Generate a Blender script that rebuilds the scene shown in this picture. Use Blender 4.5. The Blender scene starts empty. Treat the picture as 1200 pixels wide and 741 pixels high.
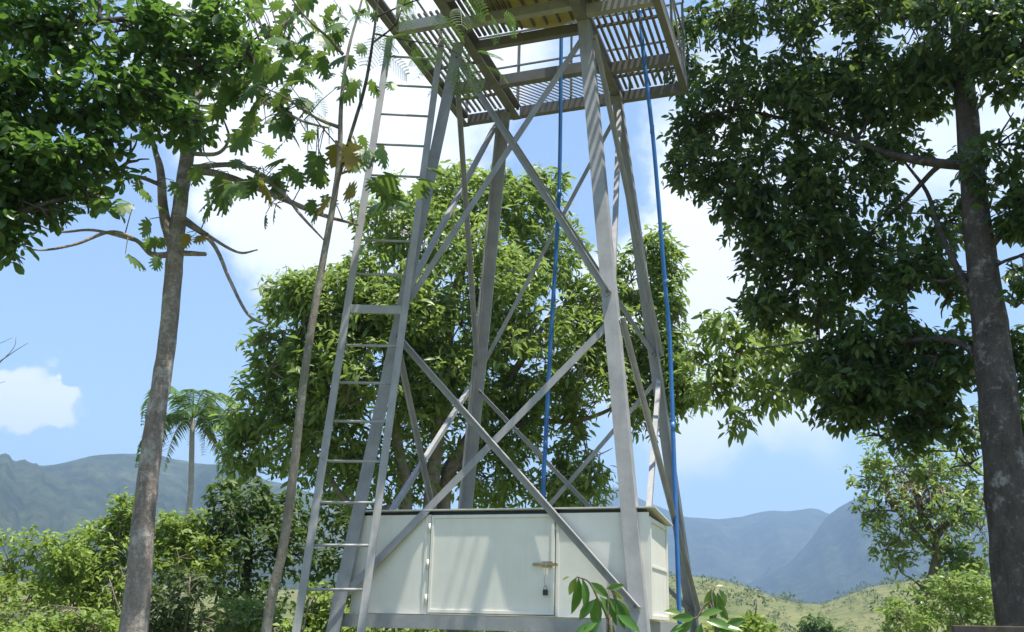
import bpy, math, random
import numpy as np
from mathutils import Matrix, Vector
random.seed(7); RNG = np.random.default_rng(11)
scene = bpy.context.scene
COL = scene.collection
V = lambda *a: np.array(a, float)

# ------------------------------------------------------------------ camera
ZC = 1.55                                   # eye height above the ground at the camera
FPX, PITCH, ROLL = 1135.14, 0.312914, 0.026695
FWD = V(0, math.cos(PITCH), math.sin(PITCH)); UP0 = V(0, -math.sin(PITCH), math.cos(PITCH)); RT0 = V(1, 0, 0)
RT = math.cos(ROLL)*RT0 + math.sin(ROLL)*UP0; UPV = -math.sin(ROLL)*RT0 + math.cos(ROLL)*UP0
cd = bpy.data.cameras.new('camera'); cam = bpy.data.objects.new('camera', cd); COL.objects.link(cam)
cd.sensor_width = 36; cd.lens = FPX/1200*36; cd.clip_start = .05; cd.clip_end = 20000
cam.matrix_world = Matrix(((RT[0], UPV[0], -FWD[0], 0), (RT[1], UPV[1], -FWD[1], 0), (RT[2], UPV[2], -FWD[2], ZC), (0, 0, 0, 1)))
scene.camera = cam
def direction(px, py):
    v = FWD + RT*(px-600)/FPX - UPV*(py-370.5)/FPX
    return v
def at(px, py, dist):                        # point on the sight line at a horizontal distance ahead
    v = direction(px, py); v = v*dist/v[1]; return V(v[0], v[1], v[2]+ZC)

# ------------------------------------------------------------------ sun, sky, exposure
SUN = V(.216, -.17, 1.); SUN /= np.linalg.norm(SUN)
sd = bpy.data.lights.new('sun', 'SUN'); sd.energy = 4.6; sd.angle = math.radians(.53); sd.color = (1, .95, .86)
so = bpy.data.objects.new('sun', sd); COL.objects.link(so); so.location = (20, -20, 60)
so.rotation_euler = Vector(SUN).to_track_quat('Z', 'Y').to_euler()
world = bpy.data.worlds.new('World'); scene.world = world; world.use_nodes = True
wn = world.node_tree; wn.nodes.clear()
def wnode(t, **k):
    n = wn.nodes.new(t)
    for a, b in k.items(): setattr(n, a, b)
    return n
def wmath(op, a, b=None, c=None, clamp=False):
    n = wnode('ShaderNodeMath', operation=op); n.use_clamp = clamp
    for i, x in enumerate((a, b, c)):
        if x is None: continue
        if isinstance(x, (int, float)): n.inputs[i].default_value = x
        else: wn.links.new(x, n.inputs[i])
    return n.outputs[0]
sky = wnode('ShaderNodeTexSky', sky_type='NISHITA'); sky.sun_disc = False
sky.sun_elevation = math.asin(SUN[2]); sky.sun_rotation = math.atan2(SUN[0], SUN[1])
sky.air_density = 1.1; sky.dust_density = .6; sky.ozone_density = 2.2; sky.altitude = 50
tc = wnode('ShaderNodeTexCoord')
mp = wnode('ShaderNodeMapping'); mp.inputs['Scale'].default_value = (1, 1, 1.9); mp.inputs['Location'].default_value = (3.1, .7, 1.3)
wn.links.new(tc.outputs['Generated'], mp.inputs[0])
nz = wnode('ShaderNodeTexNoise'); nz.inputs['Scale'].default_value = 2.6; nz.inputs['Detail'].default_value = 9; nz.inputs['Roughness'].default_value = .56; nz.inputs['Distortion'].default_value = .25
wn.links.new(mp.outputs[0], nz.inputs['Vector'])
total = wmath('MULTIPLY_ADD', nz.outputs['Fac'], 1.5, -.36)
nw = wnode('ShaderNodeTexNoise'); nw.inputs['Scale'].default_value = 11; nw.inputs['Detail'].default_value = 8; nw.inputs['Roughness'].default_value = .6
wn.links.new(tc.outputs['Generated'], nw.inputs['Vector'])
sub = wnode('ShaderNodeVectorMath', operation='MULTIPLY_ADD'); wn.links.new(nw.outputs['Color'], sub.inputs[0]); sub.inputs[1].default_value = (.13, .13, .10); sub.inputs[2].default_value = (-.065, -.065, -.05)
bent = wnode('ShaderNodeVectorMath', operation='ADD'); wn.links.new(tc.outputs['Generated'], bent.inputs[0]); wn.links.new(sub.outputs[0], bent.inputs[1])
benn = wnode('ShaderNodeVectorMath', operation='NORMALIZE'); wn.links.new(bent.outputs[0], benn.inputs[0])
# cumulus banks: centre, angular radius, weight (negative = clear air between the banks)
for (px, py, rad, w) in [(420, 110, 13, .6), (300, 285, 6, .3), (820, 380, 8.5, .55), (790, 150, 6, .22), (38, 466, 2.4, 1.7), (86, 476, 1.6, 1.35), (1000, 120, 12, .3),
                         (60, 330, 9, -.55), (655, 215, 5, -.4), (120, 440, 5, -.35), (200, 470, 9, -.45), (900, 600, 4, -.25), (870, 510, 6, .34), (690, 520, 5, -.1)]:
    dv = direction(px, py); dv /= np.linalg.norm(dv)
    dp = wnode('ShaderNodeVectorMath', operation='DOT_PRODUCT'); dp.inputs[1].default_value = dv
    wn.links.new(benn.outputs[0], dp.inputs[0])
    mr = wnode('ShaderNodeMapRange', interpolation_type='SMOOTHERSTEP'); mr.inputs['From Min'].default_value = math.cos(math.radians(rad*1.25)); mr.inputs['From Max'].default_value = math.cos(math.radians(rad*.25))
    mr.inputs['To Min'].default_value = 0; mr.inputs['To Max'].default_value = w
    wn.links.new(dp.outputs['Value'], mr.inputs['Value'])
    total = wmath('ADD', total, mr.outputs[0])
cm = wnode('ShaderNodeMapRange', interpolation_type='SMOOTHSTEP'); cm.inputs['From Min'].default_value = .42; cm.inputs['From Max'].default_value = 1.0
cm.inputs['To Max'].default_value = .97
wn.links.new(total, cm.inputs['Value'])
mix = wnode('ShaderNodeMix', data_type='RGBA'); wn.links.new(cm.outputs[0], mix.inputs['Factor'])
pale = wnode('ShaderNodeMix', data_type='RGBA'); pale.inputs['Factor'].default_value = .10; pale.inputs[7].default_value = (3.6, 4.9, 6.6, 1)
wn.links.new(sky.outputs[0], pale.inputs[6])
wn.links.new(pale.outputs[2], mix.inputs[6]); mix.inputs[7].default_value = (6.1, 6.25, 6.5, 1)
bg = wnode('ShaderNodeBackground'); bg.inputs['Strength'].default_value = .105
wn.links.new(mix.outputs[2], bg.inputs['Color'])
wo = wnode('ShaderNodeOutputWorld'); wn.links.new(bg.outputs[0], wo.inputs['Surface'])
scene.view_settings.view_transform = 'Standard'; scene.view_settings.look = 'None'
scene.view_settings.exposure = 1.1; scene.view_settings.gamma = 1; scene.view_settings.use_curve_mapping = False
scene.render.engine = 'CYCLES'

# ------------------------------------------------------------------ materials
def material(name, rough=.6, spec=.4):
    m = bpy.data.materials.new(name); m.use_nodes = True
    nt = m.node_tree; b = nt.nodes['Principled BSDF']; b.inputs['Roughness'].default_value = rough
    b.inputs['Specular IOR Level'].default_value = spec
    return m, nt, b
def ramp(nt, fac, stops):
    r = nt.nodes.new('ShaderNodeValToRGB'); e = r.color_ramp.elements
    while len(e) < len(stops): e.new(.5)
    for i, (p, c) in enumerate(stops): e[i].position = p; e[i].color = (*c, 1)
    nt.links.new(fac, r.inputs[0]); return r.outputs[0]
def noise(nt, scale, detail=5, rough=.55, coord='Object', stretch=None):
    t = nt.nodes.new('ShaderNodeTexCoord'); n = nt.nodes.new('ShaderNodeTexNoise')
    n.inputs['Scale'].default_value = scale; n.inputs['Detail'].default_value = detail; n.inputs['Roughness'].default_value = rough
    if stretch:
        mpp = nt.nodes.new('ShaderNodeMapping'); mpp.inputs['Scale'].default_value = stretch
        nt.links.new(t.outputs[coord], mpp.inputs[0]); nt.links.new(mpp.outputs[0], n.inputs['Vector'])
    else: nt.links.new(t.outputs[coord], n.inputs['Vector'])
    return n.outputs['Fac']
def mixc(nt, fac, a, b, mode='MIX'):
    m = nt.nodes.new('ShaderNodeMix'); m.data_type = 'RGBA'; m.blend_type = mode
    for s, x in ((0, fac), (6, a), (7, b)):
        if isinstance(x, (int, float)): m.inputs[s].default_value = x
        elif isinstance(x, tuple): m.inputs[s].default_value = (*x, 1)
        else: nt.links.new(x, m.inputs[s])
    return m.outputs[2]
def bump(nt, b, h, strength=.3, dist=.01):
    n = nt.nodes.new('ShaderNodeBump'); n.inputs['Strength'].default_value = strength; n.inputs['Distance'].default_value = dist
    nt.links.new(h, n.inputs['Height']); nt.links.new(n.outputs[0], b.inputs['Normal'])
M = {}
def steel(name, a, b_, rust=.0, rough=.5, streak=.35):
    m, nt, b = material(name, rough, .35)
    n1 = noise(nt, 6, 6, .6); n2 = noise(nt, 2.2, 4, .6, stretch=(9, 9, .7))
    c = ramp(nt, n1, [(.3, a), (.72, b_)])
    c = mixc(nt, ramp(nt, n2, [(.5, (0, 0, 0)), (.8, (streak,)*3)]), c, tuple(x*.6 for x in a))
    if rust:
        n3 = noise(nt, 17, 6, .7); c = mixc(nt, ramp(nt, n3, [(.66, (0, 0, 0)), (.76, (rust, rust, rust))]), c, (.16, .075, .035))
    nt.links.new(c, b.inputs['Base Color'])
    bump(nt, b, noise(nt, 55, 3), .12, .004)
    nt.links.new(ramp(nt, n1, [(.2, (rough-.1,)*3), (.8, (rough+.15,)*3)]), b.inputs['Roughness'])
    M[name] = m
steel('grey_steel', (.27, .265, .262), (.38, .373, .366), .6)
steel('dark_steel', (.15, .146, .14), (.22, .213, .205), .5)
steel('rail_steel', (.29, .285, .277), (.41, .402, .39), .5)
steel('white_paint', (.75, .71, .615), (.81, .775, .68), .12, .42, .14)
steel('lid_paint', (.62, .61, .58), (.70, .69, .65), .4, .5)
steel('slat_metal', (.13, .115, .10), (.22, .20, .17), .6)
steel('tank_yellow', (.50, .39, .11), (.62, .50, .17), .2, .45)
def plain(name, col, rough=.5, var=.15, scale=9):
    m, nt, b = material(name, rough)
    c = ramp(nt, noise(nt, scale, 4), [(.3, tuple(x*(1-var) for x in col)), (.7, tuple(min(1, x*(1+var)) for x in col))])
    nt.links.new(c, b.inputs['Base Color']); M[name] = m
plain('blue_pipe', (.05, .18, .46), .35, .12)
plain('blue_pipe_deep', (.03, .125, .32), .35, .12)
plain('brass', (.42, .33, .2), .45); plain('black_metal', (.03, .03, .03), .4); plain('wire', (.5, .42, .33), .5)
plain('concrete', (.36, .35, .33), .85, .2, 6); plain('old_wood', (.075, .058, .045), .85, .3, 14)
def bark(name, dark, mid, light, cut=.62, scale=7):
    m, nt, b = material(name, .88, .15)
    n1 = noise(nt, scale, 7, .65, stretch=(1, 1, .45)); n2 = noise(nt, scale*.8, 6, .7); n3 = noise(nt, 40, 5, .7, stretch=(1, 1, .3))
    c = ramp(nt, n1, [(.3, dark), (.68, mid)])
    c = mixc(nt, ramp(nt, n2, [(cut-.05, (0, 0, 0)), (cut+.07, (.85,)*3)]), c, light)
    n4 = noise(nt, scale*3.4, 6, .75, stretch=(1, 1, 1.6))
    c = mixc(nt, ramp(nt, n4, [(cut-.02, (0, 0, 0)), (cut+.08, (.6,)*3)]), c, light)
    c = mixc(nt, .45, c, ramp(nt, n3, [(.3, (.3,)*3), (.65, (1.1,)*3)]), 'MULTIPLY')
    nt.links.new(c, b.inputs['Base Color'])
    ad = nt.nodes.new('ShaderNodeMath'); ad.operation = 'ADD'; nt.links.new(n3, ad.inputs[0]); nt.links.new(n1, ad.inputs[1])
    bump(nt, b, ad.outputs[0], .8, .025); M[name] = m
bark('bark_breadfruit', (.19, .155, .13), (.37, .31, .265), (.56, .52, .47), .55)
bark('bark_dark', (.055, .045, .038), (.13, .11, .095), (.34, .32, .29), .6)
bark('bark_brown', (.17, .135, .10), (.27, .22, .165), (.36, .32, .26), .6)
bark('bark_tan', (.20, .175, .135), (.31, .275, .215), (.42, .40, .34), .58)
bark('bark_palm', (.30, .28, .24), (.44, .41, .36), (.55, .52, .46), .6)
bark('bark_pale', (.20, .165, .125), (.34, .29, .225), (.44, .40, .34), .6)
def leaf_mat(name, stops, trans=.35, rough=.38, tcol=(.16, .27, .03), spec=.5):
    m, nt, b = material(name, rough, spec)
    at_ = nt.nodes.new('ShaderNodeAttribute'); at_.attribute_name = 'tint'
    c = ramp(nt, at_.outputs['Fac'], stops); nt.links.new(c, b.inputs['Base Color'])
    tr = nt.nodes.new('ShaderNodeBsdfTranslucent')
    nt.links.new(mixc(nt, .55, c, tcol), tr.inputs['Color'])
    mx = nt.nodes.new('ShaderNodeMixShader'); mx.inputs[0].default_value = trans
    nt.links.new(b.outputs[0], mx.inputs[1]); nt.links.new(tr.outputs[0], mx.inputs[2])
    nt.links.new(mx.outputs[0], nt.nodes['Material Output'].inputs['Surface']); M[name] = m
leaf_mat('leaf_mango', [(0, (.10, .165, .038)), (.45, (.185, .265, .068)), (.8, (.26, .34, .095)), (1, (.34, .31, .10))], .48, tcol=(.40, .54, .10))
leaf_mat('leaf_dark', [(0, (.036, .07, .022)), (.5, (.075, .125, .036)), (.9, (.12, .18, .05)), (1, (.16, .19, .055))], .42, .34, tcol=(.24, .36, .06))
leaf_mat('leaf_shade', [(0, (.055, .10, .03)), (.6, (.105, .165, .045)), (1, (.17, .22, .06))], .38, .6)
leaf_mat('leaf_broad', [(0, (.035, .075, .02)), (.6, (.07, .13, .03)), (.93, (.12, .21, .04)), (1, (.16, .08, .03))], .42, .36, tcol=(.22, .42, .05))
leaf_mat('leaf_lobed', [(0, (.05, .11, .025)), (.6, (.09, .17, .04)), (.84, (.14, .22, .05)), (.9, (.30, .22, .04)), (1, (.26, .10, .035))], .42, .45, tcol=(.25, .36, .05))
leaf_mat('leaf_bright', [(0, (.13, .20, .035)), (.5, (.21, .30, .05)), (.9, (.30, .39, .08)), (1, (.28, .25, .09))], .42, .5, tcol=(.40, .52, .08))
leaf_mat('leaf_olive', [(0, (.055, .085, .03)), (.5, (.10, .135, .05)), (.85, (.15, .17, .07)), (1, (.20, .15, .08))], .3, .55)
leaf_mat('leaf_feather', [(0, (.05, .11, .03)), (1, (.10, .19, .06))], .4, .5)
leaf_mat('leaf_palm', [(0, (.085, .17, .05)), (.7, (.14, .25, .075)), (1, (.24, .25, .08))], .42, .4)
leaf_mat('leaf_dry', [(0, (.10, .065, .04)), (.6, (.19, .13, .085)), (1, (.25, .19, .12))], .25, .7)
leaf_mat('leaf_young', [(0, (.06, .15, .025)), (.6, (.10, .22, .04)), (.85, (.16, .24, .05)), (1, (.20, .10, .04))], .35, .3, tcol=(.26, .42, .05))

# ------------------------------------------------------------------ mesh helpers
def mesh_obj(name, v, f, mat, parent=None, smooth=False, tint=None):
    me = bpy.data.meshes.new(name); v = np.asarray(v, np.float32)
    me.from_pydata(v.tolist() if len(v) < 4000 else v, [], f) if not isinstance(f, np.ndarray) else tri_fill(me, v, f)
    me.update()
    if smooth: me.polygons.foreach_set('use_smooth', np.ones(len(me.polygons), bool))
    if tint is not None:
        a = me.attributes.new('tint', 'FLOAT', 'POINT'); a.data.foreach_set('value', np.asarray(tint, np.float32))
    me.materials.append(mat if not isinstance(mat, str) else M[mat])
    o = bpy.data.objects.new(name, me); COL.objects.link(o)
    if parent is not None: o.parent = parent
    return o
def tri_fill(me, v, f):
    n = len(f); k = f.shape[1]
    me.vertices.add(len(v)); me.vertices.foreach_set('co', v.ravel())
    me.loops.add(n*k); me.loops.foreach_set('vertex_index', f.astype(np.int32).ravel())
    me.polygons.add(n); me.polygons.foreach_set('loop_start', np.arange(0, n*k, k, dtype=np.int32))
    try: me.polygons.foreach_set('loop_total', np.full(n, k, np.int32))
    except Exception: pass
    me.update(calc_edges=True)
def empty(name, loc=(0, 0, 0), rz=0):
    o = bpy.data.objects.new(name, None); COL.objects.link(o); o.location = tuple(float(x) for x in loc); o.rotation_euler = (0, 0, rz); o.empty_display_size = .2
    return o
def tag(o, label=None, cat=None, group=None, kind=None):
    for k, x in (('label', label), ('category', cat), ('group', group), ('kind', kind)):
        if x: o[k] = x
    return o
class MB:
    def __init__(s): s.v = []; s.f = []
    def add(s, v, f):
        n = len(s.v); s.v += [tuple(float(c) for c in q) for q in v]; s.f += [tuple(i+n for i in q) for q in f]; return s
    def box(s, a, b):
        (x0, y0, z0), (x1, y1, z1) = a, b
        return s.add([(x0, y0, z0), (x1, y0, z0), (x1, y1, z0), (x0, y1, z0), (x0, y0, z1), (x1, y0, z1), (x1, y1, z1), (x0, y1, z1)],
                     [(3, 2, 1, 0), (4, 5, 6, 7), (0, 1, 5, 4), (1, 2, 6, 5), (2, 3, 7, 6), (3, 0, 4, 7)])
    def extrude(s, p0, p1, prof):            # prof: 3-d offsets of a closed section swept from p0 to p1
        p0, p1 = np.asarray(p0), np.asarray(p1); n = len(prof)
        v = [p0+q for q in prof]+[p1+q for q in prof]
        return s.add(v, [tuple(range(n))[::-1], tuple(range(n, 2*n))]+[(i, (i+1) % n, (i+1) % n+n, i+n) for i in range(n)])
    def angle(s, p0, p1, u, w, a=.1, t=.008):   # L section: flanges along u and w
        u = np.asarray(u, float); w = np.asarray(w, float)
        return s.extrude(p0, p1, [0*u, u*a, u*a+w*t, u*t+w*t, u*t+w*a, w*a])
    def bar(s, p0, p1, u, a, b):             # rectangular bar, a along u, b across
        p0, p1 = np.asarray(p0, float), np.asarray(p1, float); d = (p1-p0)/np.linalg.norm(p1-p0)
        u = np.asarray(u, float); u = u-d*(u@d); u /= np.linalg.norm(u); w = np.cross(d, u)
        return s.extrude(p0, p1, [-u*a/2-w*b/2, u*a/2-w*b/2, u*a/2+w*b/2, -u*a/2+w*b/2])
    def tube(s, pts, rad, n=8, cap=True):
        v, f = tube_arrays(pts, rad, n, cap); return s.add(v, f)
    def build(s, name, mat, parent=None, smooth=False, bevel=0):
        o = mesh_obj(name, s.v, s.f, mat, parent, smooth)
        if bevel:
            b = o.modifiers.new('bevel', 'BEVEL'); b.width = bevel; b.segments = 2; b.limit_method = 'ANGLE'
        return o
def tube_arrays(pts, rad, n=8, cap=True, lump=0):
    pts = [np.asarray(p, float) for p in pts]; m = len(pts)
    if np.isscalar(rad): rad = [rad]*m
    v, f = [], []; prev = None
    for i, p in enumerate(pts):
        d = pts[min(i+1, m-1)]-pts[max(i-1, 0)]; d /= np.linalg.norm(d)+1e-9
        if prev is None: u = np.cross(d, V(0, 0, 1) if abs(d[2]) < .9 else V(0, 1, 0))
        else: u = prev-d*(prev@d)
        u /= np.linalg.norm(u)+1e-9; prev = u; w = np.cross(d, u)
        for k in range(n):
            a = 2*math.pi*k/n
            r = rad[i]*(1+lump*math.sin(2.3*k+i*1.7)*.6+lump*(random.random()-.5))
            v.append(p+r*(math.cos(a)*u+math.sin(a)*w))
    for i in range(m-1):
        for k in range(n):
            f.append((i*n+k, i*n+(k+1) % n, (i+1)*n+(k+1) % n, (i+1)*n+k))
    if cap: f += [tuple(range(n))[::-1], tuple(range((m-1)*n, m*n))]
    return v, f
def smooth_path(ctrl, steps=6):
    """Catmull-Rom through (x,y,z,r) control points"""
    c = [np.asarray(p, float) for p in ctrl]; c = [2*c[0]-c[1]]+c+[2*c[-1]-c[-2]]; out = []
    for i in range(1, len(c)-2):
        for k in range(steps):
            t = k/steps; a, b, d, e = c[i-1], c[i], c[i+1], c[i+2]
            out.append(.5*((2*b)+(d-a)*t+(2*a-5*b+4*d-e)*t*t+(3*b-a-3*d+e)*t**3))
    out.append(c[-2]); out = np.array(out); return out[:, :3], np.maximum(out[:, 3], .0015)

# ------------------------------------------------------------------ ground, hills, mountains
def vnoise(x, y, seed=0):
    r = np.random.default_rng(seed); s = 0*x
    for o in range(5):
        for _ in range(4):
            a = r.uniform(0, 6.28); k = 2**o*r.uniform(.7, 1.3); s = s+np.sin((x*math.cos(a)+y*math.sin(a))*k+r.uniform(0, 6.28))/2**(o*.9)
    return s/5
def grid_mesh(name, X, Y, Z, mat):
    n, m = X.shape; v = np.stack([X, Y, Z], -1).reshape(-1, 3)
    i = np.arange(n*m).reshape(n, m)
    f = np.stack([i[:-1, :-1], i[:-1, 1:], i[1:, 1:], i[1:, :-1]], -1).reshape(-1, 4)
    return tag(mesh_obj(name, v, f, mat, smooth=True), kind='structure')
def soft(a, b, x): t = np.clip((x-a)/(b-a), 0, 1); return t*t*(3-2*t)
m, nt, b = material('ground_grass', .95, .1)
n1 = noise(nt, .09, 9, .7); n2 = noise(nt, .7, 9, .75); n3 = noise(nt, .012, 5)
c = ramp(nt, n1, [(.3, (.075, .095, .035)), (.5, (.145, .15, .06)), (.7, (.22, .20, .095))])
c = mixc(nt, ramp(nt, n2, [(.45, (0, 0, 0)), (.7, (.7,)*3)]), c, (.075, .10, .03))
nt.links.new(c, b.inputs['Base Color']); bump(nt, b, n2, .6, .12); M['ground_grass'] = m
rr = np.concatenate([[0], np.geomspace(1.5, 3650, 110)]); aa = np.radians(np.linspace(-180, 180, 289))
A, Rr = np.meshgrid(aa, rr); X = Rr*np.sin(A); Y = Rr*np.cos(A)
azd = np.degrees(A)
el = np.interp(azd, [-180, -60, -40, -10, 6, 10.5, 13, 15, 16.9, 18.2, 19.5, 24, 60, 180], [1.2, 1.5, 1.5, 1.8, 2.6, 2.95, 2.6, 1.95, 1.55, 1.8, 2.5, 3.2, 2, 1.2])
hill = (ZC+330*np.tan(np.radians(el)))*soft(90, 330, Rr)*(1-.75*soft(360, 800, Rr))
hill = hill+soft(60, 200, Rr)*(1-soft(700, 1500, Rr))*vnoise(X/60, Y/60, 3)*1.1+soft(10, 30, Rr)*vnoise(X/9, Y/9, 5)*.12
hill = hill-soft(14, 70, Rr)*(1-soft(90, 220, Rr))*2.5
GX, GY, GZ = X, Y, hill
grid_mesh('ground', X, Y, hill, 'ground_grass')
def ground_z(x, y):
    r = math.hypot(x, y); a = math.degrees(math.atan2(x, y))
    e = np.interp(a, [-180, -60, -40, -10, 6, 10.5, 13, 15, 16.9, 18.2, 19.5, 24, 60, 180], [1.2, 1.5, 1.5, 1.8, 2.6, 2.95, 2.6, 1.95, 1.55, 1.8, 2.5, 3.2, 2, 1.2])
    h = (ZC+330*math.tan(math.radians(e)))*soft(90, 330, r)*(1-.75*soft(360, 800, r))
    x_, y_ = np.array(x, float), np.array(y, float)
    return float(h+soft(60, 200, r)*(1-soft(700, 1500, r))*vnoise(x_/60, y_/60, 3)*1.1+soft(10, 30, r)*vnoise(x_/9, y_/9, 5)*.12-soft(14, 70, r)*(1-soft(90, 220, r))*2.5)
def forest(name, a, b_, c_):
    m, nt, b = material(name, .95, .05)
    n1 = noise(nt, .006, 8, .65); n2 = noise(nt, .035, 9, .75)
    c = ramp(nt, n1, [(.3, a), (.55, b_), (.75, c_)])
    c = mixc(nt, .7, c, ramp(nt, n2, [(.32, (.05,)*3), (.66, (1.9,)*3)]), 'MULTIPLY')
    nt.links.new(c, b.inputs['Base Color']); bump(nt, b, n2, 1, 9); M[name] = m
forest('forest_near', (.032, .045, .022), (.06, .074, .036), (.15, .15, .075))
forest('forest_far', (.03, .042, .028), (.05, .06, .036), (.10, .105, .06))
def mountain(name, az, elv, D, depth, mat, seed, rough=1.):
    a = np.radians(np.linspace(az[0], az[-1], 420)); ts = np.linspace(-1, 1, 130)
    Am, T = np.meshgrid(a, ts); ridge = np.interp(np.degrees(Am), az, elv)
    # soften the polyline
    rid = np.interp(np.degrees(a), az, elv); k = np.ones(5)/5; rid = np.convolve(np.pad(rid, 2, 'edge'), k, 'valid')
    ridge = np.broadcast_to(rid, Am.shape)
    Rm = D+T*depth
    h = ZC+D*np.tan(np.radians(ridge)); prof = 1-np.abs(T)**1.25
    x, y = Rm*np.sin(Am), Rm*np.cos(Am)
    nzz = vnoise(x/(D*.09), y/(D*.09), seed)
    rav = vnoise(np.degrees(Am)/1.1+T*.8, T*1.6, seed+1)
    h = h*prof*(1+.30*rav*rough*(1-prof**3)*1.5)+D*.0007*vnoise(x/(D*.006), y/(D*.006), seed+2)-30*(1-prof)
    top = np.degrees(np.arctan2((h-ZC), Rm)).max(0)           # hold the skyline to the surveyed ridge
    k2 = np.ones(41)/41; lift = np.convolve(np.pad(rid-top, 20, 'edge'), k2, 'valid'); h = h+D*np.tan(np.radians(lift))[None]*prof
    return grid_mesh(name, x, y, h, mat)
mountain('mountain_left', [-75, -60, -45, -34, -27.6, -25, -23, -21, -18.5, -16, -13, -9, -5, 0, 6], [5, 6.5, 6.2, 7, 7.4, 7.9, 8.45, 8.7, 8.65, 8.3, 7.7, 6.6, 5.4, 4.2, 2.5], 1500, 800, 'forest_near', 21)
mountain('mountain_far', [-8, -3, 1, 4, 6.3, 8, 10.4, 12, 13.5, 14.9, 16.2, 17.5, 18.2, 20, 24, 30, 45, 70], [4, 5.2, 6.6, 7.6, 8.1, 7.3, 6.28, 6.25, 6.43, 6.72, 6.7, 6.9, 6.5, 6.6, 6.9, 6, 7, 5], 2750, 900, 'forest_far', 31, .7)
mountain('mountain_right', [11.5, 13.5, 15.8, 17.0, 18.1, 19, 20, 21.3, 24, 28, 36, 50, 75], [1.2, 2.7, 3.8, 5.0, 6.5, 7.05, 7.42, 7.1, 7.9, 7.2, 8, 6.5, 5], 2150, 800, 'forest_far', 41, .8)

# ------------------------------------------------------------------ water tower (local z = height above ground)
TX, TY, TYAW = .2315, 8.6654, -.334176
AX, AY, BX, BY, HH = 1.2, 1.2112, .6331, .6538, 5.4614      # half widths at eye level and at the platform
ct, st = math.cos(TYAW), math.sin(TYAW)
def T2W(q): return V(TX+ct*q[0]-st*q[1], TY+st*q[0]+ct*q[1], q[2])
def W2T(P): x, y = P[0]-TX, P[1]-TY; return V(ct*x+st*y, -st*x+ct*y, P[2])
PZ = ZC+HH                                   # platform underside
tower = empty('water_tower', (TX, TY, 0), TYAW)
tag(tower, 'tall grey steel angle tower with four leaning legs carrying a slatted platform', 'tower')
def legpt(sx, sy, z):                        # z above eye level
    t = z/HH; return V(sx*(AX+(BX-AX)*t), sy*(AY+(BY-AY)*t), z+ZC)
LW, LT = .115, .009
for sx in (-1, 1):
    for sy in (-1, 1):
        p0, p1 = legpt(sx, sy, -ZC+.02), legpt(sx, sy, HH-.002)
        o = V(sx*LW*.45, sy*LW*.45, 0)
        lg = MB().angle(p0+o, p1+o, V(-sx, 0, 0), V(0, -sy, 0), LW, LT).build('leg', 'grey_steel', tower)
        q = legpt(sx, sy, -ZC); MB().box((q[0]-.22, q[1]-.22, -.25), (q[0]+.22, q[1]+.22, .12)).build('footing', 'concrete', tower, bevel=.015)
ZM, ZL, ZT = 2.50, .17, 5.30                 # brace joints above eye level
def brace(fa, fb, za, zb, out, layer):       # between leg fa at za and leg fb at zb; out = outward normal of that face
    a, b_ = legpt(*fa, za), legpt(*fb, zb); out = V(*out)
    off = out*((LW*.45+.003) if layer else (LW*.45-LT-.004))
    d = (b_-a)/np.linalg.norm(b_-a); a = a+d*.0; u = np.cross(out, d); u /= np.linalg.norm(u)
    if u[2] > 0: u = -u
    n = np.cross(d, u); n = n if (n@out > 0) == bool(layer) else -n
    w = .058 if out[1] < -.5 else .044
    MB().angle(a-u*w/2+off, b_-u*w/2+off, u, n, w, .006).build('brace', 'grey_steel', tower)
    for e, s in ((a, 1), (b_, -1)):
        q = e+off+d*s*.035; br = MB().tube([q+n*.004, q+n*.018], .011, 6).build('bolt', 'dark_steel', tower)
FL, FR, BL, BR = (-1, -1), (1, -1), (-1, 1), (1, 1)
for (a, b_, out) in ((FL, FR, (0, -1, 0)), (FR, BR, (1, 0, 0)), (BR, BL, (0, 1, 0)), (BL, FL, (-1, 0, 0))):
    brace(a, b_, ZM-.1, ZL-.02, out, 1); brace(a, b_, ZL+.02, ZM-.12, out, 0)
    brace(a, b_, ZT, ZM+.1, out, 1); brace(a, b_, ZM+.12, ZT, out, 0)
# base ring carrying the cabinet
def base_beam(a, b_, nrm, z0=-.012, z1=.088, inset=0):
    p, q = legpt(*a, .04), legpt(*b_, .04); p[2] = q[2] = 0; n = V(*nrm); d = (q-p)/np.linalg.norm(q-p)
    p = p+d*.0-n*inset; q = q-n*inset
    h = z1-z0; z = V(0, 0, 1); base = V(0, 0, ZC+z0)
    MB().extrude(p+base, q+base, [0*n, n*.008, n*.008+z*h, -n*.045+z*h, -n*.045+z*(h-.007), 0*n+z*(h-.007)]).build('base_beam', 'grey_steel', tower)
base_beam(FL, FR, (0, -1, 0), inset=.018); base_beam(BL, BR, (0, 1, 0), inset=.018)
base_beam(FL, BL, (-1, 0, 0), inset=.018); base_beam(FR, BR, (1, 0, 0), inset=.018)
for xx in (-.7, 0, .7): MB().box((xx-.03, -AY+.07, ZC-.005), (xx+.03, AY-.07, ZC+.06)).build('floor_joist', 'dark_steel', tower)
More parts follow.
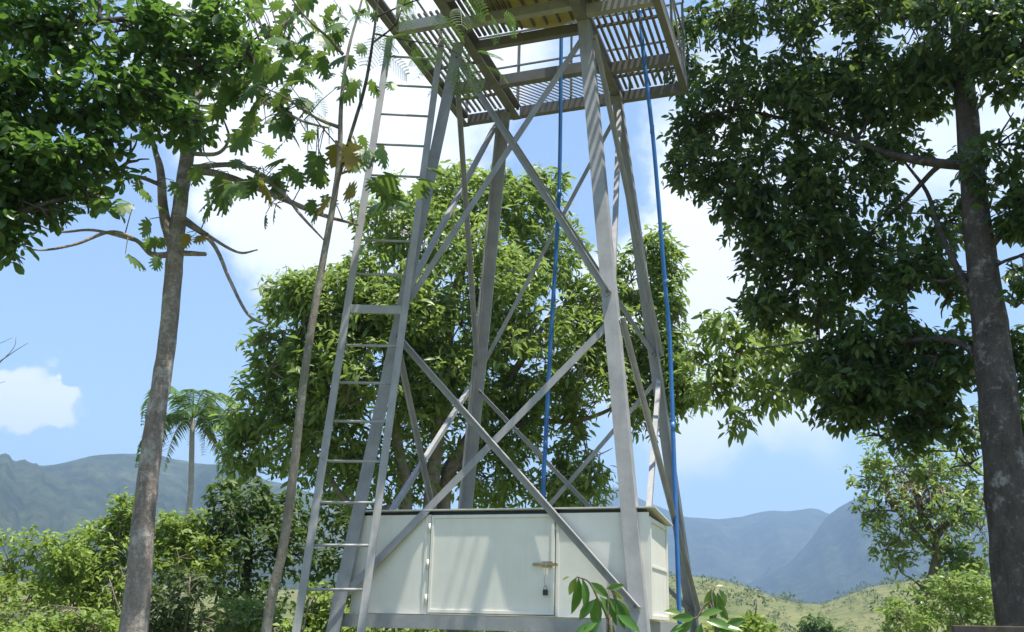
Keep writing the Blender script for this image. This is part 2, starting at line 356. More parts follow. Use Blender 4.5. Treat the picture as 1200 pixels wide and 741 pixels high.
# platform frame
platform = MB(); XL, XR, YB, YF = -1.2, 1.365, .90, -2.05
def beam_y(x, w, h, y0=YF, y1=YB, z=PZ, name='platform_beam', mat='dark_steel'):
    t = .008; prof = [V(-w/2, 0, 0), V(w/2, 0, 0), V(w/2, 0, t), V(-w/2+t, 0, t), V(-w/2+t, 0, h-t), V(w/2, 0, h-t), V(w/2, 0, h), V(-w/2, 0, h)]
    if x > 0: prof = [V(-q[0], q[1], q[2]) for q in prof][::-1]
    MB().extrude((x, y0, z), (x, y1, z), prof).build(name, mat, tower)
def beam_x(y, x0, x1, w, h, z=PZ, name='platform_beam', mat='dark_steel'):
    t = .008; prof = [V(0, -w/2, 0), V(0, w/2, 0), V(0, w/2, t), V(0, -w/2+t, t), V(0, -w/2+t, h-t), V(0, w/2, h-t), V(0, w/2, h), V(0, -w/2, h)]
    MB().extrude((x0, y, z), (x1, y, z), prof).build(name, mat, tower)
beam_y(-.56, .10, .16); beam_y(.62, .10, .16)
beam_y(XL+.03, .07, .12, z=PZ+.004); beam_y(XR-.03, .07, .12, z=PZ+.004)
for (y, w, h, mt) in ((YB-.035, .07, .12, 'dark_steel'), (.20, .08, .12, 'dark_steel'), (-.50, .06, .10, 'dark_steel'), (-.90, .07, .10, 'grey_steel'), (-1.35, .07, .10, 'dark_steel'), (YF+.03, .07, .12, 'dark_steel')):
    beam_x(y, -.508, .568, w, h, PZ+.006, mat=mt)
for (y, mt) in ((YB-.035, 'dark_steel'), (.20, 'dark_steel'), (-.98, 'grey_steel'), (YF+.03, 'dark_steel')):
    beam_x(y, XL+.066, -.612, .07, .11, PZ+.01, mat=mt)
for (y, mt) in ((YB-.035, 'dark_steel'), (.28, 'dark_steel'), (-.74, 'grey_steel'), (YF+.03, 'dark_steel')):
    beam_x(y, .672, XR-.066, .07, .11, PZ+.01, mat=mt)
# deck of slats, one part each, over the frame
deck = mesh_obj('deck_frame', *(lambda b: (b.v, b.f))(MB().box((XL, YF, PZ+.166), (XL+.03, YB, PZ+.19)).box((XR-.03, YF, PZ+.166), (XR, YB, PZ+.19))), 'dark_steel', tower)
def slat(p, q, w=.026, h=.022):
    mid = (V(*p)+V(*q))/2; L = math.dist(p, q); key = (round(L, 2), w, h)
    if key not in slat.cache:
        o = MB().box((-w/2, -L/2, 0), (w/2, L/2, h)).build('slat', 'slat_metal', deck); slat.cache[key] = o.data
    else: o = bpy.data.objects.new('slat', slat.cache[key]); COL.objects.link(o); o.parent = deck
    o.location = mid; o.rotation_euler = (0, 0, math.atan2(-(q[0]-p[0]), q[1]-p[1])); return o
slat.cache = {}
ZS = PZ+.17
x = XL+.075
while x < -.60: slat((x, -1.0, ZS), (x, YB-.01, ZS), .024); x += .062
x = .70
while x < XR-.05: slat((x, -1.2, ZS), (x, YB-.01, ZS), .026); x += .064
x = -.49
while x < .56: slat((x, YF+.02, ZS), (x, -.49, ZS), .030 if x < -.1 else .02); x += .055 if x < -.1 else .13
for i in range(-9, 19):                      # thin rods laid aslant over the rear middle bay
    y0 = .24; x0 = -.56+.066*i; p = V(x0, y0, ZS-.012); q = V(x0+.50, YB-.02, ZS-.012)
    def clip(p, q):
        if p[0] < -.50: p = p+(q-p)*((-.50-p[0])/(q[0]-p[0]))
        if q[0] > .56: q = p+(q-p)*((.56-p[0])/(q[0]-p[0]))
        return p, q
    if q[0] < -.47 or p[0] > .53: continue
    p, q = clip(p, q); slat(p, q, .012, .010)
for (y, x0, x1) in ((-.35, .67, 1.33), (-.1, XL+.03, -.61), (.55, XL+.03, -.61), (.58, .67, 1.33)):
    MB().bar((x0, y, ZS-.02), (x1, y, ZS-.02), (0, 0, 1), .022, .03).build('cross_bar', 'slat_metal', tower)
# guard rail
rz0 = PZ+.19
for (x, y) in ((XL+.02, YB-.02), (-.56, YB-.02), (.09, YB-.02), (.75, YB-.02), (XR-.02, YB-.02), (XR-.02, .1), (XR-.02, -.75), (XR-.02, YF+.02), (XL+.02, .05), (XL+.02, -.98), (XL+.02, YF+.02)):
    MB().angle((x, y, rz0-.08), (x, y, rz0+.95), (1 if x < 0 else -1, 0, 0), (0, -1, 0), .028, .004).build('rail_post', 'dark_steel', tower)
for z in (.50, .95):
    MB().bar((XL+.02, YB-.02, rz0+z), (XR-.02, YB-.02, rz0+z), (0, 0, 1), .018, .018).build('guard_rail', 'dark_steel', tower)
    MB().bar((XR-.02, YB-.03, rz0+z+.001), (XR-.02, YF, rz0+z+.001), (0, 0, 1), .018, .018).build('guard_rail', 'dark_steel', tower)
    MB().bar((XL+.02, YB-.03, rz0+z+.001), (XL+.02, YF, rz0+z+.001), (0, 0, 1), .018, .018).build('guard_rail', 'dark_steel', tower)
MB().bar((XR-.02, -.75, rz0+.93), (XR-.02, YB-.06, rz0+.03), (1, 0, 0), .02, .012).build('rail_stay', 'rail_steel', tower)

# storage tank above the slats
tank = empty('storage_tank', tuple(T2W(V(.25, -1.05, PZ+.195))), TYAW); tag(tank, 'yellow round tank standing on the slats of the tower platform', 'tank')
TR = .68
prof = [(0, 0), (TR-.05, 0), (TR-.012, .012), (TR, .05)]+[(TR+(.012 if i % 2 else 0), .1+.06*i) for i in range(18)]+[(TR-.08, 1.25), (.25, 1.42), (.24, 1.48)]
tv, tf = [], []; NS = 40
for (r, z) in prof: tv += [(r*math.cos(2*math.pi*k/NS), r*math.sin(2*math.pi*k/NS), z) for k in range(NS)]
for i in range(len(prof)-1): tf += [(i*NS+k, i*NS+(k+1) % NS, (i+1)*NS+(k+1) % NS, (i+1)*NS+k) for k in range(NS)]
mesh_obj('tank_body', tv, tf, 'tank_yellow', tank, True)
MB().tube([(0, 0, 1.46), (0, 0, 1.53)], .27, 24).build('tank_cap', 'black_metal', tank)

# ------------------------------------------------------------------ steel cabinet on the base ring
CX0, CX1, CY0, CY1, CZ0, CZ1 = -1.13, 1.25, -1.14, -.44, ZC+.094, ZC+.852
cab = empty('steel_cabinet', tuple(T2W(V(0, -.86, CZ0))), TYAW); tag(cab, 'long white painted steel cabinet with hinged door set between the tower legs', 'cabinet')
cab.location = T2W(V(0, 0, 0)); cab.location.z = 0
t = .012
def panel(name, a, b_, mat='white_paint', par=None, bv=.002): return MB().box(a, b_).build(name, mat, par or cab, bevel=bv)
DX0, DX1, DZ0, DZ1 = -.47, .538, CZ0+.012, CZ1-.012
panel('front_panel', (CX0, CY0, CZ0), (DX0-.006, CY0+t, CZ1-.008)); panel('front_panel', (DX1+.006, CY0, CZ0), (CX1, CY0+t, CZ1-.008))
panel('side_panel', (CX1-t, CY0+t+.001, CZ0), (CX1-.001, CY1, CZ1-.035)); panel('side_panel', (CX0+.001, CY0+t+.001, CZ0), (CX0+t, CY1, CZ1-.035))
panel('back_panel', (CX0+t+.001, CY1-t, CZ0), (CX1-t-.001, CY1-.001, CZ1-.06)); panel('floor_panel', (CX0+t+.001, CY0+t+.001, CZ0), (CX1-t-.001, CY1-t-.001, CZ0+.01))
panel('sill_strip', (DX0-.004, CY0+.001, CZ0), (DX1+.004, CY0+t, DZ0-.004))
for (a, b_) in (((CX1, CY0+.001, CZ0), (CX1+.012, CY0+.03, CZ1-.04)), ((CX1, CY1-.03, CZ0), (CX1+.012, CY1-.001, CZ1-.05)), ((CX1, CY0+.031, CZ0+.001), (CX1+.010, CY1-.031, CZ0+.03)),
               ((CX1, CY0+.031, CZ0+.36), (CX1+.006, CY1-.031, CZ0+.378)), ((CX1, CY0+.031, CZ1-.075), (CX1+.010, CY1-.031, CZ1-.045))):
    panel('edge_strip', a, b_, bv=.001)
for (a, b_) in (((DX0-.05, CY0-.006, CZ0+.002), (DX0-.028, CY0-.0005, CZ1-.03)), ((DX1+.012, CY0-.006, CZ0+.002), (DX1+.034, CY0-.0005, CZ1-.03))):
    panel('door_jamb', a, b_, bv=.001)
lid = MB()                                    # sheet lid, higher at the front, overhanging on all sides
za, zb_ = CZ1+.022, CZ1-.035; e = .05
lid.add([(CX0-e*.4, CY0-.022, za), (CX1+e, CY0-.022, za), (CX1+e, CY1+.05, zb_), (CX0-e*.4, CY1+.05, zb_), (CX0-e*.4, CY0-.022, za+.010), (CX1+e, CY0-.022, za+.010), (CX1+e, CY1+.05, zb_+.010), (CX0-e*.4, CY1+.05, zb_+.010)],
        [(3, 2, 1, 0), (4, 5, 6, 7), (0, 1, 5, 4), (1, 2, 6, 5), (2, 3, 7, 6), (3, 0, 4, 7)])
lid.build('lid', 'lid_paint', cab)
MB().box((CX0+.02, CY0+.03, CZ1-.04), (CX1-.02, CY0+.05, CZ1+.012)).build('lid_gap_shade', 'black_metal', cab)  # black strip standing in for the shade in the gap under the lid
door = panel('door', (DX0, CY0-.004, DZ0), (DX1, CY0+.010, DZ1))
for (a, b_) in (((DX0+.003, CY0-.012, DZ0+.003), (DX0+.026, CY0-.0045, DZ1-.003)), ((DX1-.026, CY0-.012, DZ0+.003), (DX1-.003, CY0-.0045, DZ1-.003)),
               ((DX0+.0265, CY0-.0115, DZ0+.003), (DX1-.0265, CY0-.0045, DZ0+.026)), ((DX0+.0265, CY0-.0115, DZ1-.026), (DX1-.0265, CY0-.0045, DZ1-.003))):
    panel('door_frame', a, b_, par=door, bv=.0015)
for hz_ in (DZ0+.10, DZ0+.36, DZ1-.1): MB().tube([(DX0-.012, CY0-.012, hz_-.035), (DX0-.012, CY0-.012, hz_+.035)], .009, 8).build('hinge', 'white_paint', door, True)
ly = ZC+.467
bolt = MB().tube([(.375, CY0-.024, ly), (.566, CY0-.024, ly)], .010, 8).build('latch_bolt', 'brass', door, True)
MB().box((.446, CY0-.020, ly-.022), (.526, CY0-.0125, ly+.022)).build('latch_plate', 'brass', door, bevel=.002)
MB().tube([(.48, CY0-.03, ly+.014), (.48, CY0-.034, ly-.025)], .007, 6).build('latch_handle', 'wire', door, True)
pad = empty('padlock', tuple(T2W(V(.478, CY0-.03, 0))), TYAW); pad.location.z = ZC+.245; pad.scale = (.82,)*3; tag(pad, 'small dark padlock hanging on a wire from the cabinet door latch', 'padlock')
MB().box((-.022, -.011, 0), (.022, .011, .05)).build('lock_body', 'black_metal', pad, bevel=.004)
MB().tube([(-.013, 0, .045), (-.013, 0, .07), (-.006, 0, .082), (.006, 0, .082), (.013, 0, .07), (.013, 0, .045)], .004, 6).build('shackle', 'rail_steel', pad, True)
MB().tube([(0, -.004, .08), (-.012, -.006, .13), (.004, -.004, .18), (-.004, 0, .235)], .0028, 5).build('hanging_wire', 'wire', pad, True)

# ------------------------------------------------------------------ ladder
lad = empty('ladder', tuple(T2W(V(-1.1, -1.6, 0))), TYAW); lad.location.z = 0; lad.location.x, lad.location.y = TX, TY
tag(lad, 'grey steel ladder leaning against the tower beside its leg up to the platform', 'ladder')
LA, LB = V(-1.338, -1.571, ZC-.06), V(-.882, -1.413, ZC-.048)
TA, TB = V(-1.235, -.985, PZ-.002), V(-.775, -.79, PZ-.002)
def ext(a, b_): d = (b_-a)/(b_[2]-a[2]); return a+d*(.02-a[2])
LA0, LB0 = ext(LA, TA), ext(LB, TB)
across = (LB-LA)/np.linalg.norm(LB-LA)
for p, q in ((LA0, TA), (LB0, TB)):
    MB().bar(p, q, across, .060, .030).build('rail', 'rail_steel', lad, bevel=.003)
L = np.linalg.norm(TA-LA)
for k in range(-4, 16):
    s = .3105+.3335*k
    a = LA+(TA-LA)*s/L; b_ = LB+(TB-LB)*s/L; d = (b_-a)/np.linalg.norm(b_-a)
    if a[2] < .15: continue
    if k == 7: MB().bar(a+d*.031, b_-d*.031, (0, 0, 1), .075, .03).build('step_plate', 'rail_steel', lad, bevel=.002)
    else: MB().tube([a+d*.02, b_-d*.02], .0115, 8).build('rung', 'rail_steel', lad, True)

# ------------------------------------------------------------------ blue water pipes
def pipe(label, pts, r, mat):
    base = T2W(V(*pts[-1])); o = empty('water_pipe', (TX, TY, 0), TYAW); tag(o, label, 'pipe')
    p, rad = smooth_path([(*q, r) for q in pts], 8)
    MB().tube(p, rad, 12).build('pipe_run', mat, o, True)
    for q in pts[1:-1:2]: MB().tube([V(*q)+V(0, 0, -.04), V(*q)+V(0, 0, .04)], r*1.08, 12).build('coupling', mat, o, True)
pipe('blue plastic water pipe running down beside the rear right leg to the ground', [(1.0, .04, PZ+1.1), (1.03, .02, PZ+.5), (1.055, .0, ZC+5.5), (1.115, .08, ZC+4.65), (1.14, .18, ZC+3.98), (1.165, .30, ZC+3.15), (1.18, .40, ZC+2.6), (1.185, .42, ZC+1.79), (1.19, .43, ZC+1.02), (1.195, .44, ZC+.1), (1.2, .44, .02)], .020, 'blue_pipe')
pipe('dark blue water pipe hanging through the middle of the tower behind the cabinet', [(.16, .12, PZ+1.3), (.172, .12, PZ+.7), (.175, .12, ZC+5.6), (.17, .12, ZC+4.1), (.105, .12, ZC+2.6), (.075, .10, ZC+1.6), (.06, .10, ZC+1.09), (.04, .08, .02)], .020, 'blue_pipe_deep')

# ------------------------------------------------------------------ foliage tools
def tmpl(rows, bend, fold):
    """leaf strip: rows = (y, half width); base at 0, tip at 1; folded at the midrib and bent down"""
    v = [(0, 0, 0)]; f = []; prev = None
    for (y, w) in rows:
        z = -bend*y*y; i = len(v); v += [(-w, y, z+w*fold), (0, y, z), (w, y, z+w*fold)]
        if prev is None: f += [(0, i+1, i), (0, i+2, i+1)]
        else: f += [(prev, i+1, i), (prev, prev+1, i+1), (prev+1, i+2, i+1), (prev+1, prev+2, i+2)]
        prev = i
    n = len(v); v.append((0, 1, -bend)); f += [(prev, prev+1, n), (prev+1, prev+2, n)]
    return np.array(v, float), np.array(f, int)
LANCE = tmpl([(.22, .12), (.55, .165), (.82, .095)], .28, .35)
LANCE_S = tmpl([(.42, .15)], .25, .4)
OBOV = tmpl([(.3, .14), (.62, .25), (.86, .19)], .22, .3)
OVATE = tmpl([(.38, .24)], .2, .3)
OVATE3 = tmpl([(.2, .16), (.5, .225), (.8, .13)], .28, .3)
def lobed():
    v = [(0, 0, 0)]; f = []
    def z(x, y): return -.22*y*y-.35*abs(x)**1.6
    def add(x, y): v.append((x, y, z(x, y))); return len(v)-1
    lob = [(.08, .24, .30, .14), (.25, .44, .46, .42), (.45, .63, .50, .66), (.64, .80, .40, .86), (.81, .93, .22, .99)]
    for s in (-1, 1):
        pw = None
        for i, (y0, y1, w, yt) in enumerate(lob):
            m0, m1 = add(0, y0), add(0, y1); n0, n1 = add(s*w*.58, y0-.0), add(s*w*.58, y1+.01)
            a, b_, c_ = add(s*w*.82, yt-.07), add(s*w, yt), add(s*w*.8, yt+.05)
            q = [(m0, n0, n1), (m0, n1, m1), (n0, a, n1), (a, c_, n1), (a, b_, c_)]
            if pw: q += [(pw[0], pw[1], n0), (pw[0], n0, m0)]
            pw = (m1, n1); f += q if s > 0 else [t_[::-1] for t_ in q]
        tp = add(0, 1.06); t_ = (pw[0], pw[1], tp); f.append(t_ if s > 0 else t_[::-1])
    p = add(.008, 0); q = add(-.008, 0); r = add(0, .12); f.append((p, r, q))
    return np.array(v, float), np.array(f, int)
LOBED = lobed()
def orient(d, up, roll):
    """rotation stacks with local Y along d, Z near up"""
    d = d/np.linalg.norm(d, axis=1, keepdims=True); x = np.cross(d, up); x /= np.linalg.norm(x, axis=1, keepdims=True)+1e-9
    z = np.cross(x, d); c, s = np.cos(roll)[:, None], np.sin(roll)[:, None]
    x2 = c*x+s*z; z2 = -s*x+c*z
    return np.stack([x2, d, z2], -1)
def leaves_arrays(tm, pos, rot, size, tint):
    v, f = tm; n = len(pos); k = len(v)
    P = np.einsum('nij,kj->nki', rot, v)*size[:, None, None]+pos[:, None, :]
    F = f[None]+(np.arange(n)*k)[:, None, None]
    return P.reshape(-1, 3), F.reshape(-1, 3), np.repeat(tint, k)
CAMP = V(0, 0, ZC)
def project(P):
    d = P-CAMP; z = d@FWD; return 600+FPX*(d@RT)/z, 370.5-FPX*(d@UPV)/z, z
def foliage(root, tm, pos, rot, size, tint, mat, singles=0, single_name='leaf', name='crown'):
    """the largest leaves in view become parts of their own, the rest one part"""
    loc = np.array(root.location)
    take = np.zeros(len(pos), bool)
    if singles:
        x, y, z = project(pos); inside = (x > 5) & (x < 1195) & (y > 5) & (y < 736) & (z > 0)
        score = np.where(inside, size/np.maximum(z, .1), -1); take[np.argsort(-score)[:singles]] = True; take &= score > 0
        variants = []
        for k in range(6):
            me = bpy.data.meshes.new(single_name); me.from_pydata(tm[0].tolist(), [], tm[1].tolist()); a = me.attributes.new('tint', 'FLOAT', 'POINT')
            a.data.foreach_set('value', np.full(len(tm[0]), (k+.5)/6, np.float32)); me.materials.append(M[mat]); variants.append(me)
        for i in np.nonzero(take)[0]:
            o = bpy.data.objects.new(single_name, variants[min(5, int(tint[i]*6))]); COL.objects.link(o); o.parent = root
            m4 = np.eye(4); m4[:3, :3] = rot[i]*size[i]; m4[:3, 3] = pos[i]-loc; o.matrix_basis = Matrix(m4.tolist())
    k = ~take
    if k.any():
        v, f, t_ = leaves_arrays(tm, pos[k]-loc, rot[k], size[k], tint[k])
        o = mesh_obj(name, v, f, mat, root, tint=t_); o['kind'] = 'stuff'
def clump_noise(P, k, seed):
    r = np.random.default_rng(seed); s = np.zeros(len(P))
    for _ in range(7):
        d = r.normal(size=3); d /= np.linalg.norm(d); s += np.sin(P@d*k*r.uniform(.6, 1.5)+r.uniform(0, 6.28))
    return s/7
def sample_blobs(blobs, seed, gap=.0, gapk=3.2, hollow=.35):
    """blobs: (px,py,dist,rx,ry,count[,depth factor]) -> twig tips and their outward direction"""
    r = np.random.default_rng(seed); P = []; D = []
    for bl in blobs:
        px, py, dist, rx, ry, n = bl[:6]; df = bl[6] if len(bl) > 6 else 1.
        c = at(px, py, dist); ax = rx*dist/FPX; az_ = ry*dist/FPX
        u = r.normal(size=(n, 3)); u /= np.linalg.norm(u, axis=1, keepdims=True)
        rad = (hollow+(1-hollow)*r.random(n)**.6)*(1+.42*clump_noise(u*3.0, 2, seed+int(px))+.10*r.normal(size=n))
        q = u*rad[:, None]*np.array([ax, ax*df, az_]); P.append(c+q); D.append(u+V(0, 0, .15))
    P = np.concatenate(P); D = np.concatenate(D)
    if gap > -1:
        k = clump_noise(P, gapk, seed+5) > gap-.35; P, D = P[k], D[k]
    return P, D
def cluster_leaves(P, D, per, L, seed, droop=.55, spread=.9, twig=.12, jitter=.3, up=None):
    r = np.random.default_rng(seed); n = len(P); idx = np.repeat(np.arange(n), per); N = len(idx)
    d = D[idx]*.35+r.normal(size=(N, 3))*spread; d[:, 2] = d[:, 2]*.55-droop*r.uniform(.5, 1.5, N)
    d /= np.linalg.norm(d, axis=1, keepdims=True)
    base = P[idx]+d*twig*L*r.random(N)[:, None]+r.normal(size=(N, 3))*L*jitter
    upv = np.tile(V(0, 0, 1), (N, 1))+r.normal(size=(N, 3))*.35
    rot = orient(d, upv, r.normal(size=N)*.45); size = L*r.uniform(.5, 1.25, N)
    ct_ = r.random(n)[idx]; tint = np.clip(.6*ct_+.4*r.random(N), 0, 1)
    rare = r.random(N) < .95; tint = np.where(rare, tint*.93, tint)
    return base, rot, size, tint
def branch_path(a, b_, r0, r1, sag=.08, wob=.06, n=5, rs=random):
    a, b_ = np.asarray(a, float), np.asarray(b_, float); L = np.linalg.norm(b_-a); out = []
    for i in range(n):
        t_ = i/(n-1); w = math.sin(math.pi*t_)
        q = a+(b_-a)*t_+V(rs.gauss(0, wob), rs.gauss(0, wob), rs.gauss(0, wob*.6))*L*w*.6+V(0, 0, -sag*L*w)
        out.append((*q, r0+(r1-r0)*t_**.8))
    return out
def add_branch(root, ctrl, mat, name='branch', n=7, lump=.05, steps=5):
    loc = np.array(root.location); p, r = smooth_path(ctrl, steps); v, f = tube_arrays(p-loc, r, n, True, lump)
    return mesh_obj(name, v, f, mat, root, True)
def add_twigs(root, P, anchors, mat, frac=.5, r=.006, seed=0):
    """thin twigs from the nearest point of the limbs to the leaf clusters"""
    rs = np.random.default_rng(seed); loc = np.array(root.location); b = MB(); A_ = np.asarray(anchors)
    for q in P[rs.random(len(P)) < frac]:
        dd = np.linalg.norm(A_-q, axis=1)+rs.random(len(A_))*.25; a = A_[np.argmin(dd)]; m_ = (a+q)/2+rs.normal(size=3)*.05*np.linalg.norm(q-a)+V(0, 0, .05*np.linalg.norm(q-a))
        v, f = tube_arrays([a-loc, m_-loc, q-loc], [r*1.6, r, r*.5], 4, False); b.add(v, f)
    if b.v: o = b.build('twigs', mat, root); o['kind'] = 'stuff'
def scale_blobs(b, k): return [(*x[:5], max(6, int(x[5]*k)), *x[6:]) for x in b]
def tree(name, label, cat, trunk, limbs, blobs, tm, L, leafmat, barkmat, seed, per=7, gap=0., gapk=3., singles=0, droop=.55, twigfrac=.35, hollow=.35, spread=.9, group=None, trunk_sides=14, extra_trunks=(), twig_r=.006, lump=.06):
    """trunk / limbs: lists of (x,y,z,r) world control points; extra limbs are grown to each blob"""
    random.seed(seed)
    base = trunk[0]; root = empty(name, (base[0], base[1], base[2])); tag(root, label, cat, group)
    add_branch(root, trunk, barkmat, 'trunk', trunk_sides, lump, 7)
    for t_ in extra_trunks: add_branch(root, t_, barkmat, 'trunk', 10, .05, 6)
    anchors = []
    tp, tr_ = smooth_path(trunk, 8)
    nodes = [(p, r) for p, r in zip(tp, tr_)]
    for t_ in extra_trunks:
        p_, r_ = smooth_path(t_, 8); nodes += list(zip(p_, r_))
    for l in limbs:
        add_branch(root, l, barkmat, 'branch', 7, .05)
        p_, r_ = smooth_path(l, 6); nodes += list(zip(p_, r_)); anchors += list(p_[2:])
    top = max(n_[0][2] for n_ in nodes)
    for bl in blobs:
        c = at(*bl[:3])
        cand = [(np.linalg.norm(p-c)+(.8*max(0, p[2]-c[2])), i) for i, (p, r) in enumerate(nodes) if i > 4]
        i = min(cand)[1]; a, ra = nodes[i]
        d = np.linalg.norm(c-a)
        if d > .25:
            r0 = min(ra*.7, .02+.018*d); ctrl = branch_path(a, c, r0, r0*.35, -.06, .07)
            add_branch(root, ctrl, barkmat, 'branch', 6, .04); p_, r_ = smooth_path(ctrl, 5); anchors += list(p_[3:]); nodes += list(zip(p_[2:], r_[2:]))
        anchors.append(c)
        rx = bl[3]*bl[2]/FPX
        for k in range(5):                   # sub-limbs through each clump
            u = V(random.gauss(0, 1), random.gauss(0, 1), random.gauss(.2, .8)); u /= np.linalg.norm(u)
            e_ = c+u*rx*.75; ctrl = branch_path(c, e_, .014, .005, -.03, .09, 4); add_branch(root, ctrl, barkmat, 'branch', 5, 0, 3)
            p_, r_ = smooth_path(ctrl, 4); anchors += list(p_)
    P, D = sample_blobs(blobs, seed, gap, gapk, hollow)
    pos, rot, size, tint = cluster_leaves(P, D, per, L, seed+1, droop, spread)
    foliage(root, tm, pos, rot, size, tint, leafmat, singles)
    add_twigs(root, P, anchors, barkmat, twigfrac, twig_r, seed+2)
    return root, anchors
def W(px, py, dist, r): return (*at(px, py, dist), r)
def grounded(p, r, dx=0., dy=0.): return (p[0]+dx, p[1]+dy, ground_z(p[0]+dx, p[1]+dy)-.05, r)

# ------------------------------------------------------------------ big leafy tree behind the tower
def trunk_from(px, py, dist, r, flare=1.35, dx=0, dy=0):
    p = at(px, py, dist); return grounded(p, r*flare, dx, dy)
T3 = [trunk_from(500, 640, 14, .15), W(503, 610, 14, .11), W(512, 520, 14, .095), W(520, 430, 14, .08), W(535, 340, 14, .075), W(560, 250, 14, .04)]
T3x = [[trunk_from(478, 640, 13.9, .10), W(476, 600, 13.9, .09), W(466, 520, 13.8, .075), W(455, 430, 13.6, .05), W(440, 340, 13.4, .03)],
       [trunk_from(528, 650, 14.3, .10), W(520, 590, 14.3, .10), W(545, 520, 14.3, .08), W(600, 440, 14.5, .06), W(650, 360, 14.7, .03)]]
lim3 = [[W(520, 560, 14.2, .06), W(600, 500, 14.6, .05), W(690, 490, 14.8, .035), W(770, 450, 14.6, .02)],
        [W(470, 590, 13.8, .05), W(430, 600, 13.8, .045), W(400, 580, 13.8, .04), W(365, 530, 13.8, .03), W(330, 500, 13.8, .02)]]
B3 = [(545, 235, 14, 62, 45, 130), (600, 240, 14.3, 55, 45, 110), (480, 270, 13.6, 70, 55, 170), (560, 320, 13.6, 80, 60, 190), (640, 300, 14.4, 50, 60, 110), (400, 350, 13.2, 65, 58, 170), (345, 345, 13, 38, 34, 60), (470, 370, 13.2, 75, 60, 190),
      (330, 410, 13.2, 40, 48, 100), (400, 440, 13.2, 70, 55, 170), (500, 440, 13.7, 75, 55, 170), (600, 400, 14, 75, 60, 170), (680, 380, 14.5, 50, 60, 110), (740, 330, 14.6, 32, 42, 60), (775, 330, 14.4, 28, 55, 75), (745, 420, 14.6, 45, 45, 85), (785, 440, 14.3, 26, 50, 60),
      (300, 480, 13.8, 38, 45, 75), (290, 520, 14, 30, 40, 55), (380, 520, 13.8, 70, 48, 110), (600, 500, 14.5, 48, 40, 80), (570, 560, 14.7, 60, 42, 100), (690, 540, 14.8, 42, 48, 100), (660, 575, 14.8, 48, 30, 70), (700, 470, 14.7, 50, 40, 80), (620, 460, 14.7, 60, 35, 75), (450, 560, 14.3, 70, 40, 70), (805, 455, 14.2, 30, 30, 36), (785, 380, 14.3, 26, 60, 60), (760, 480, 14.6, 40, 30, 40), (770, 290, 14.4, 26, 26, 30), (430, 400, 13.6, 120, 90, 150), (540, 380, 14.2, 120, 110, 170), (640, 420, 14.6, 100, 80, 120), (440, 500, 14.2, 110, 60, 110), (340, 460, 13.8, 60, 60, 70), (720, 380, 14.6, 50, 70, 70), (720, 450, 14.7, 70, 50, 60), (540, 490, 14.6, 80, 40, 60), (640, 215, 14.3, 26, 26, 26)]
tree('broadleaf_tree', 'large light green drooping-leaved tree behind the tower and cabinet', 'tree', T3, lim3, scale_blobs(B3, 2.0), LANCE, .155, 'leaf_mango', 'bark_pale', 101, per=8, gap=.09, gapk=6, singles=300, droop=.36, extra_trunks=T3x)

# dark tree at the left, behind the slim sapling
T7 = [trunk_from(290, 690, 16, .09), W(288, 680, 16, .08), W(292, 640, 16, .06), W(285, 590, 16, .03)]
B7 = [(285, 590, 16, 42, 30, 110), (262, 620, 16, 30, 35, 80), (300, 640, 16, 50, 40, 130), (330, 600, 16.4, 30, 30, 60), (290, 700, 16, 55, 40, 130), (345, 650, 16.4, 40, 40, 90), (400, 610, 17, 40, 34, 80), (390, 560, 17, 40, 30, 60), (400, 670, 17, 34, 34, 70), (330, 530, 17, 30, 26, 40)]
tree('shade_tree', 'dark dense tree between the palm and the ladder', 'tree', T7, [], B7, OVATE3, .13, 'leaf_shade', 'bark_dark', 131, per=9, gap=.05, droop=.3, singles=0)

# ------------------------------------------------------------------ big tree at the right
T4 = [trunk_from(1200, 741, 8, .19, 1.3), W(1196, 741, 8, .176), W(1178, 560, 8, .166), W(1162, 400, 8.05, .150), W(1144, 250, 8.1, .118), W(1130, 100, 8.2, .095), W(1122, 0, 8.3, .085), W(1105, -170, 8.5, .07), W(1090, -330, 8.7, .03)]
lim4 = [[W(1135, 195, 8.1, .05), W(1090, 190, 8.2, .045), W(1040, 180, 8.5, .035), W(960, 150, 9, .025), W(880, 130, 9.3, .012)],
        [W(1146, 365, 8.1, .04), W(1122, 315, 8.2, .032), W(1100, 268, 8.4, .026), W(1086, 225, 8.6, .02), W(1060, 190, 8.8, .012)],
        [W(1138, 180, 8.1, .035), W(1100, 195, 8.3, .028), W(1068, 228, 8.6, .022), W(1038, 256, 8.9, .015), W(1000, 290, 9.1, .008)],
        [W(1152, 330, 8.05, .03), W(1128, 322, 8.2, .022), W(1105, 330, 8.4, .016), W(1075, 322, 8.6, .01)],
        [W(1165, 440, 8.0, .04), W(1120, 400, 8.3, .03), W(1050, 400, 8.8, .022), W(960, 400, 9.2, .014), W(880, 410, 9.4, .006)],
        [W(1150, 300, 8.1, .05), W(1185, 262, 7.9, .032), W(1240, 222, 7.7, .02)]]
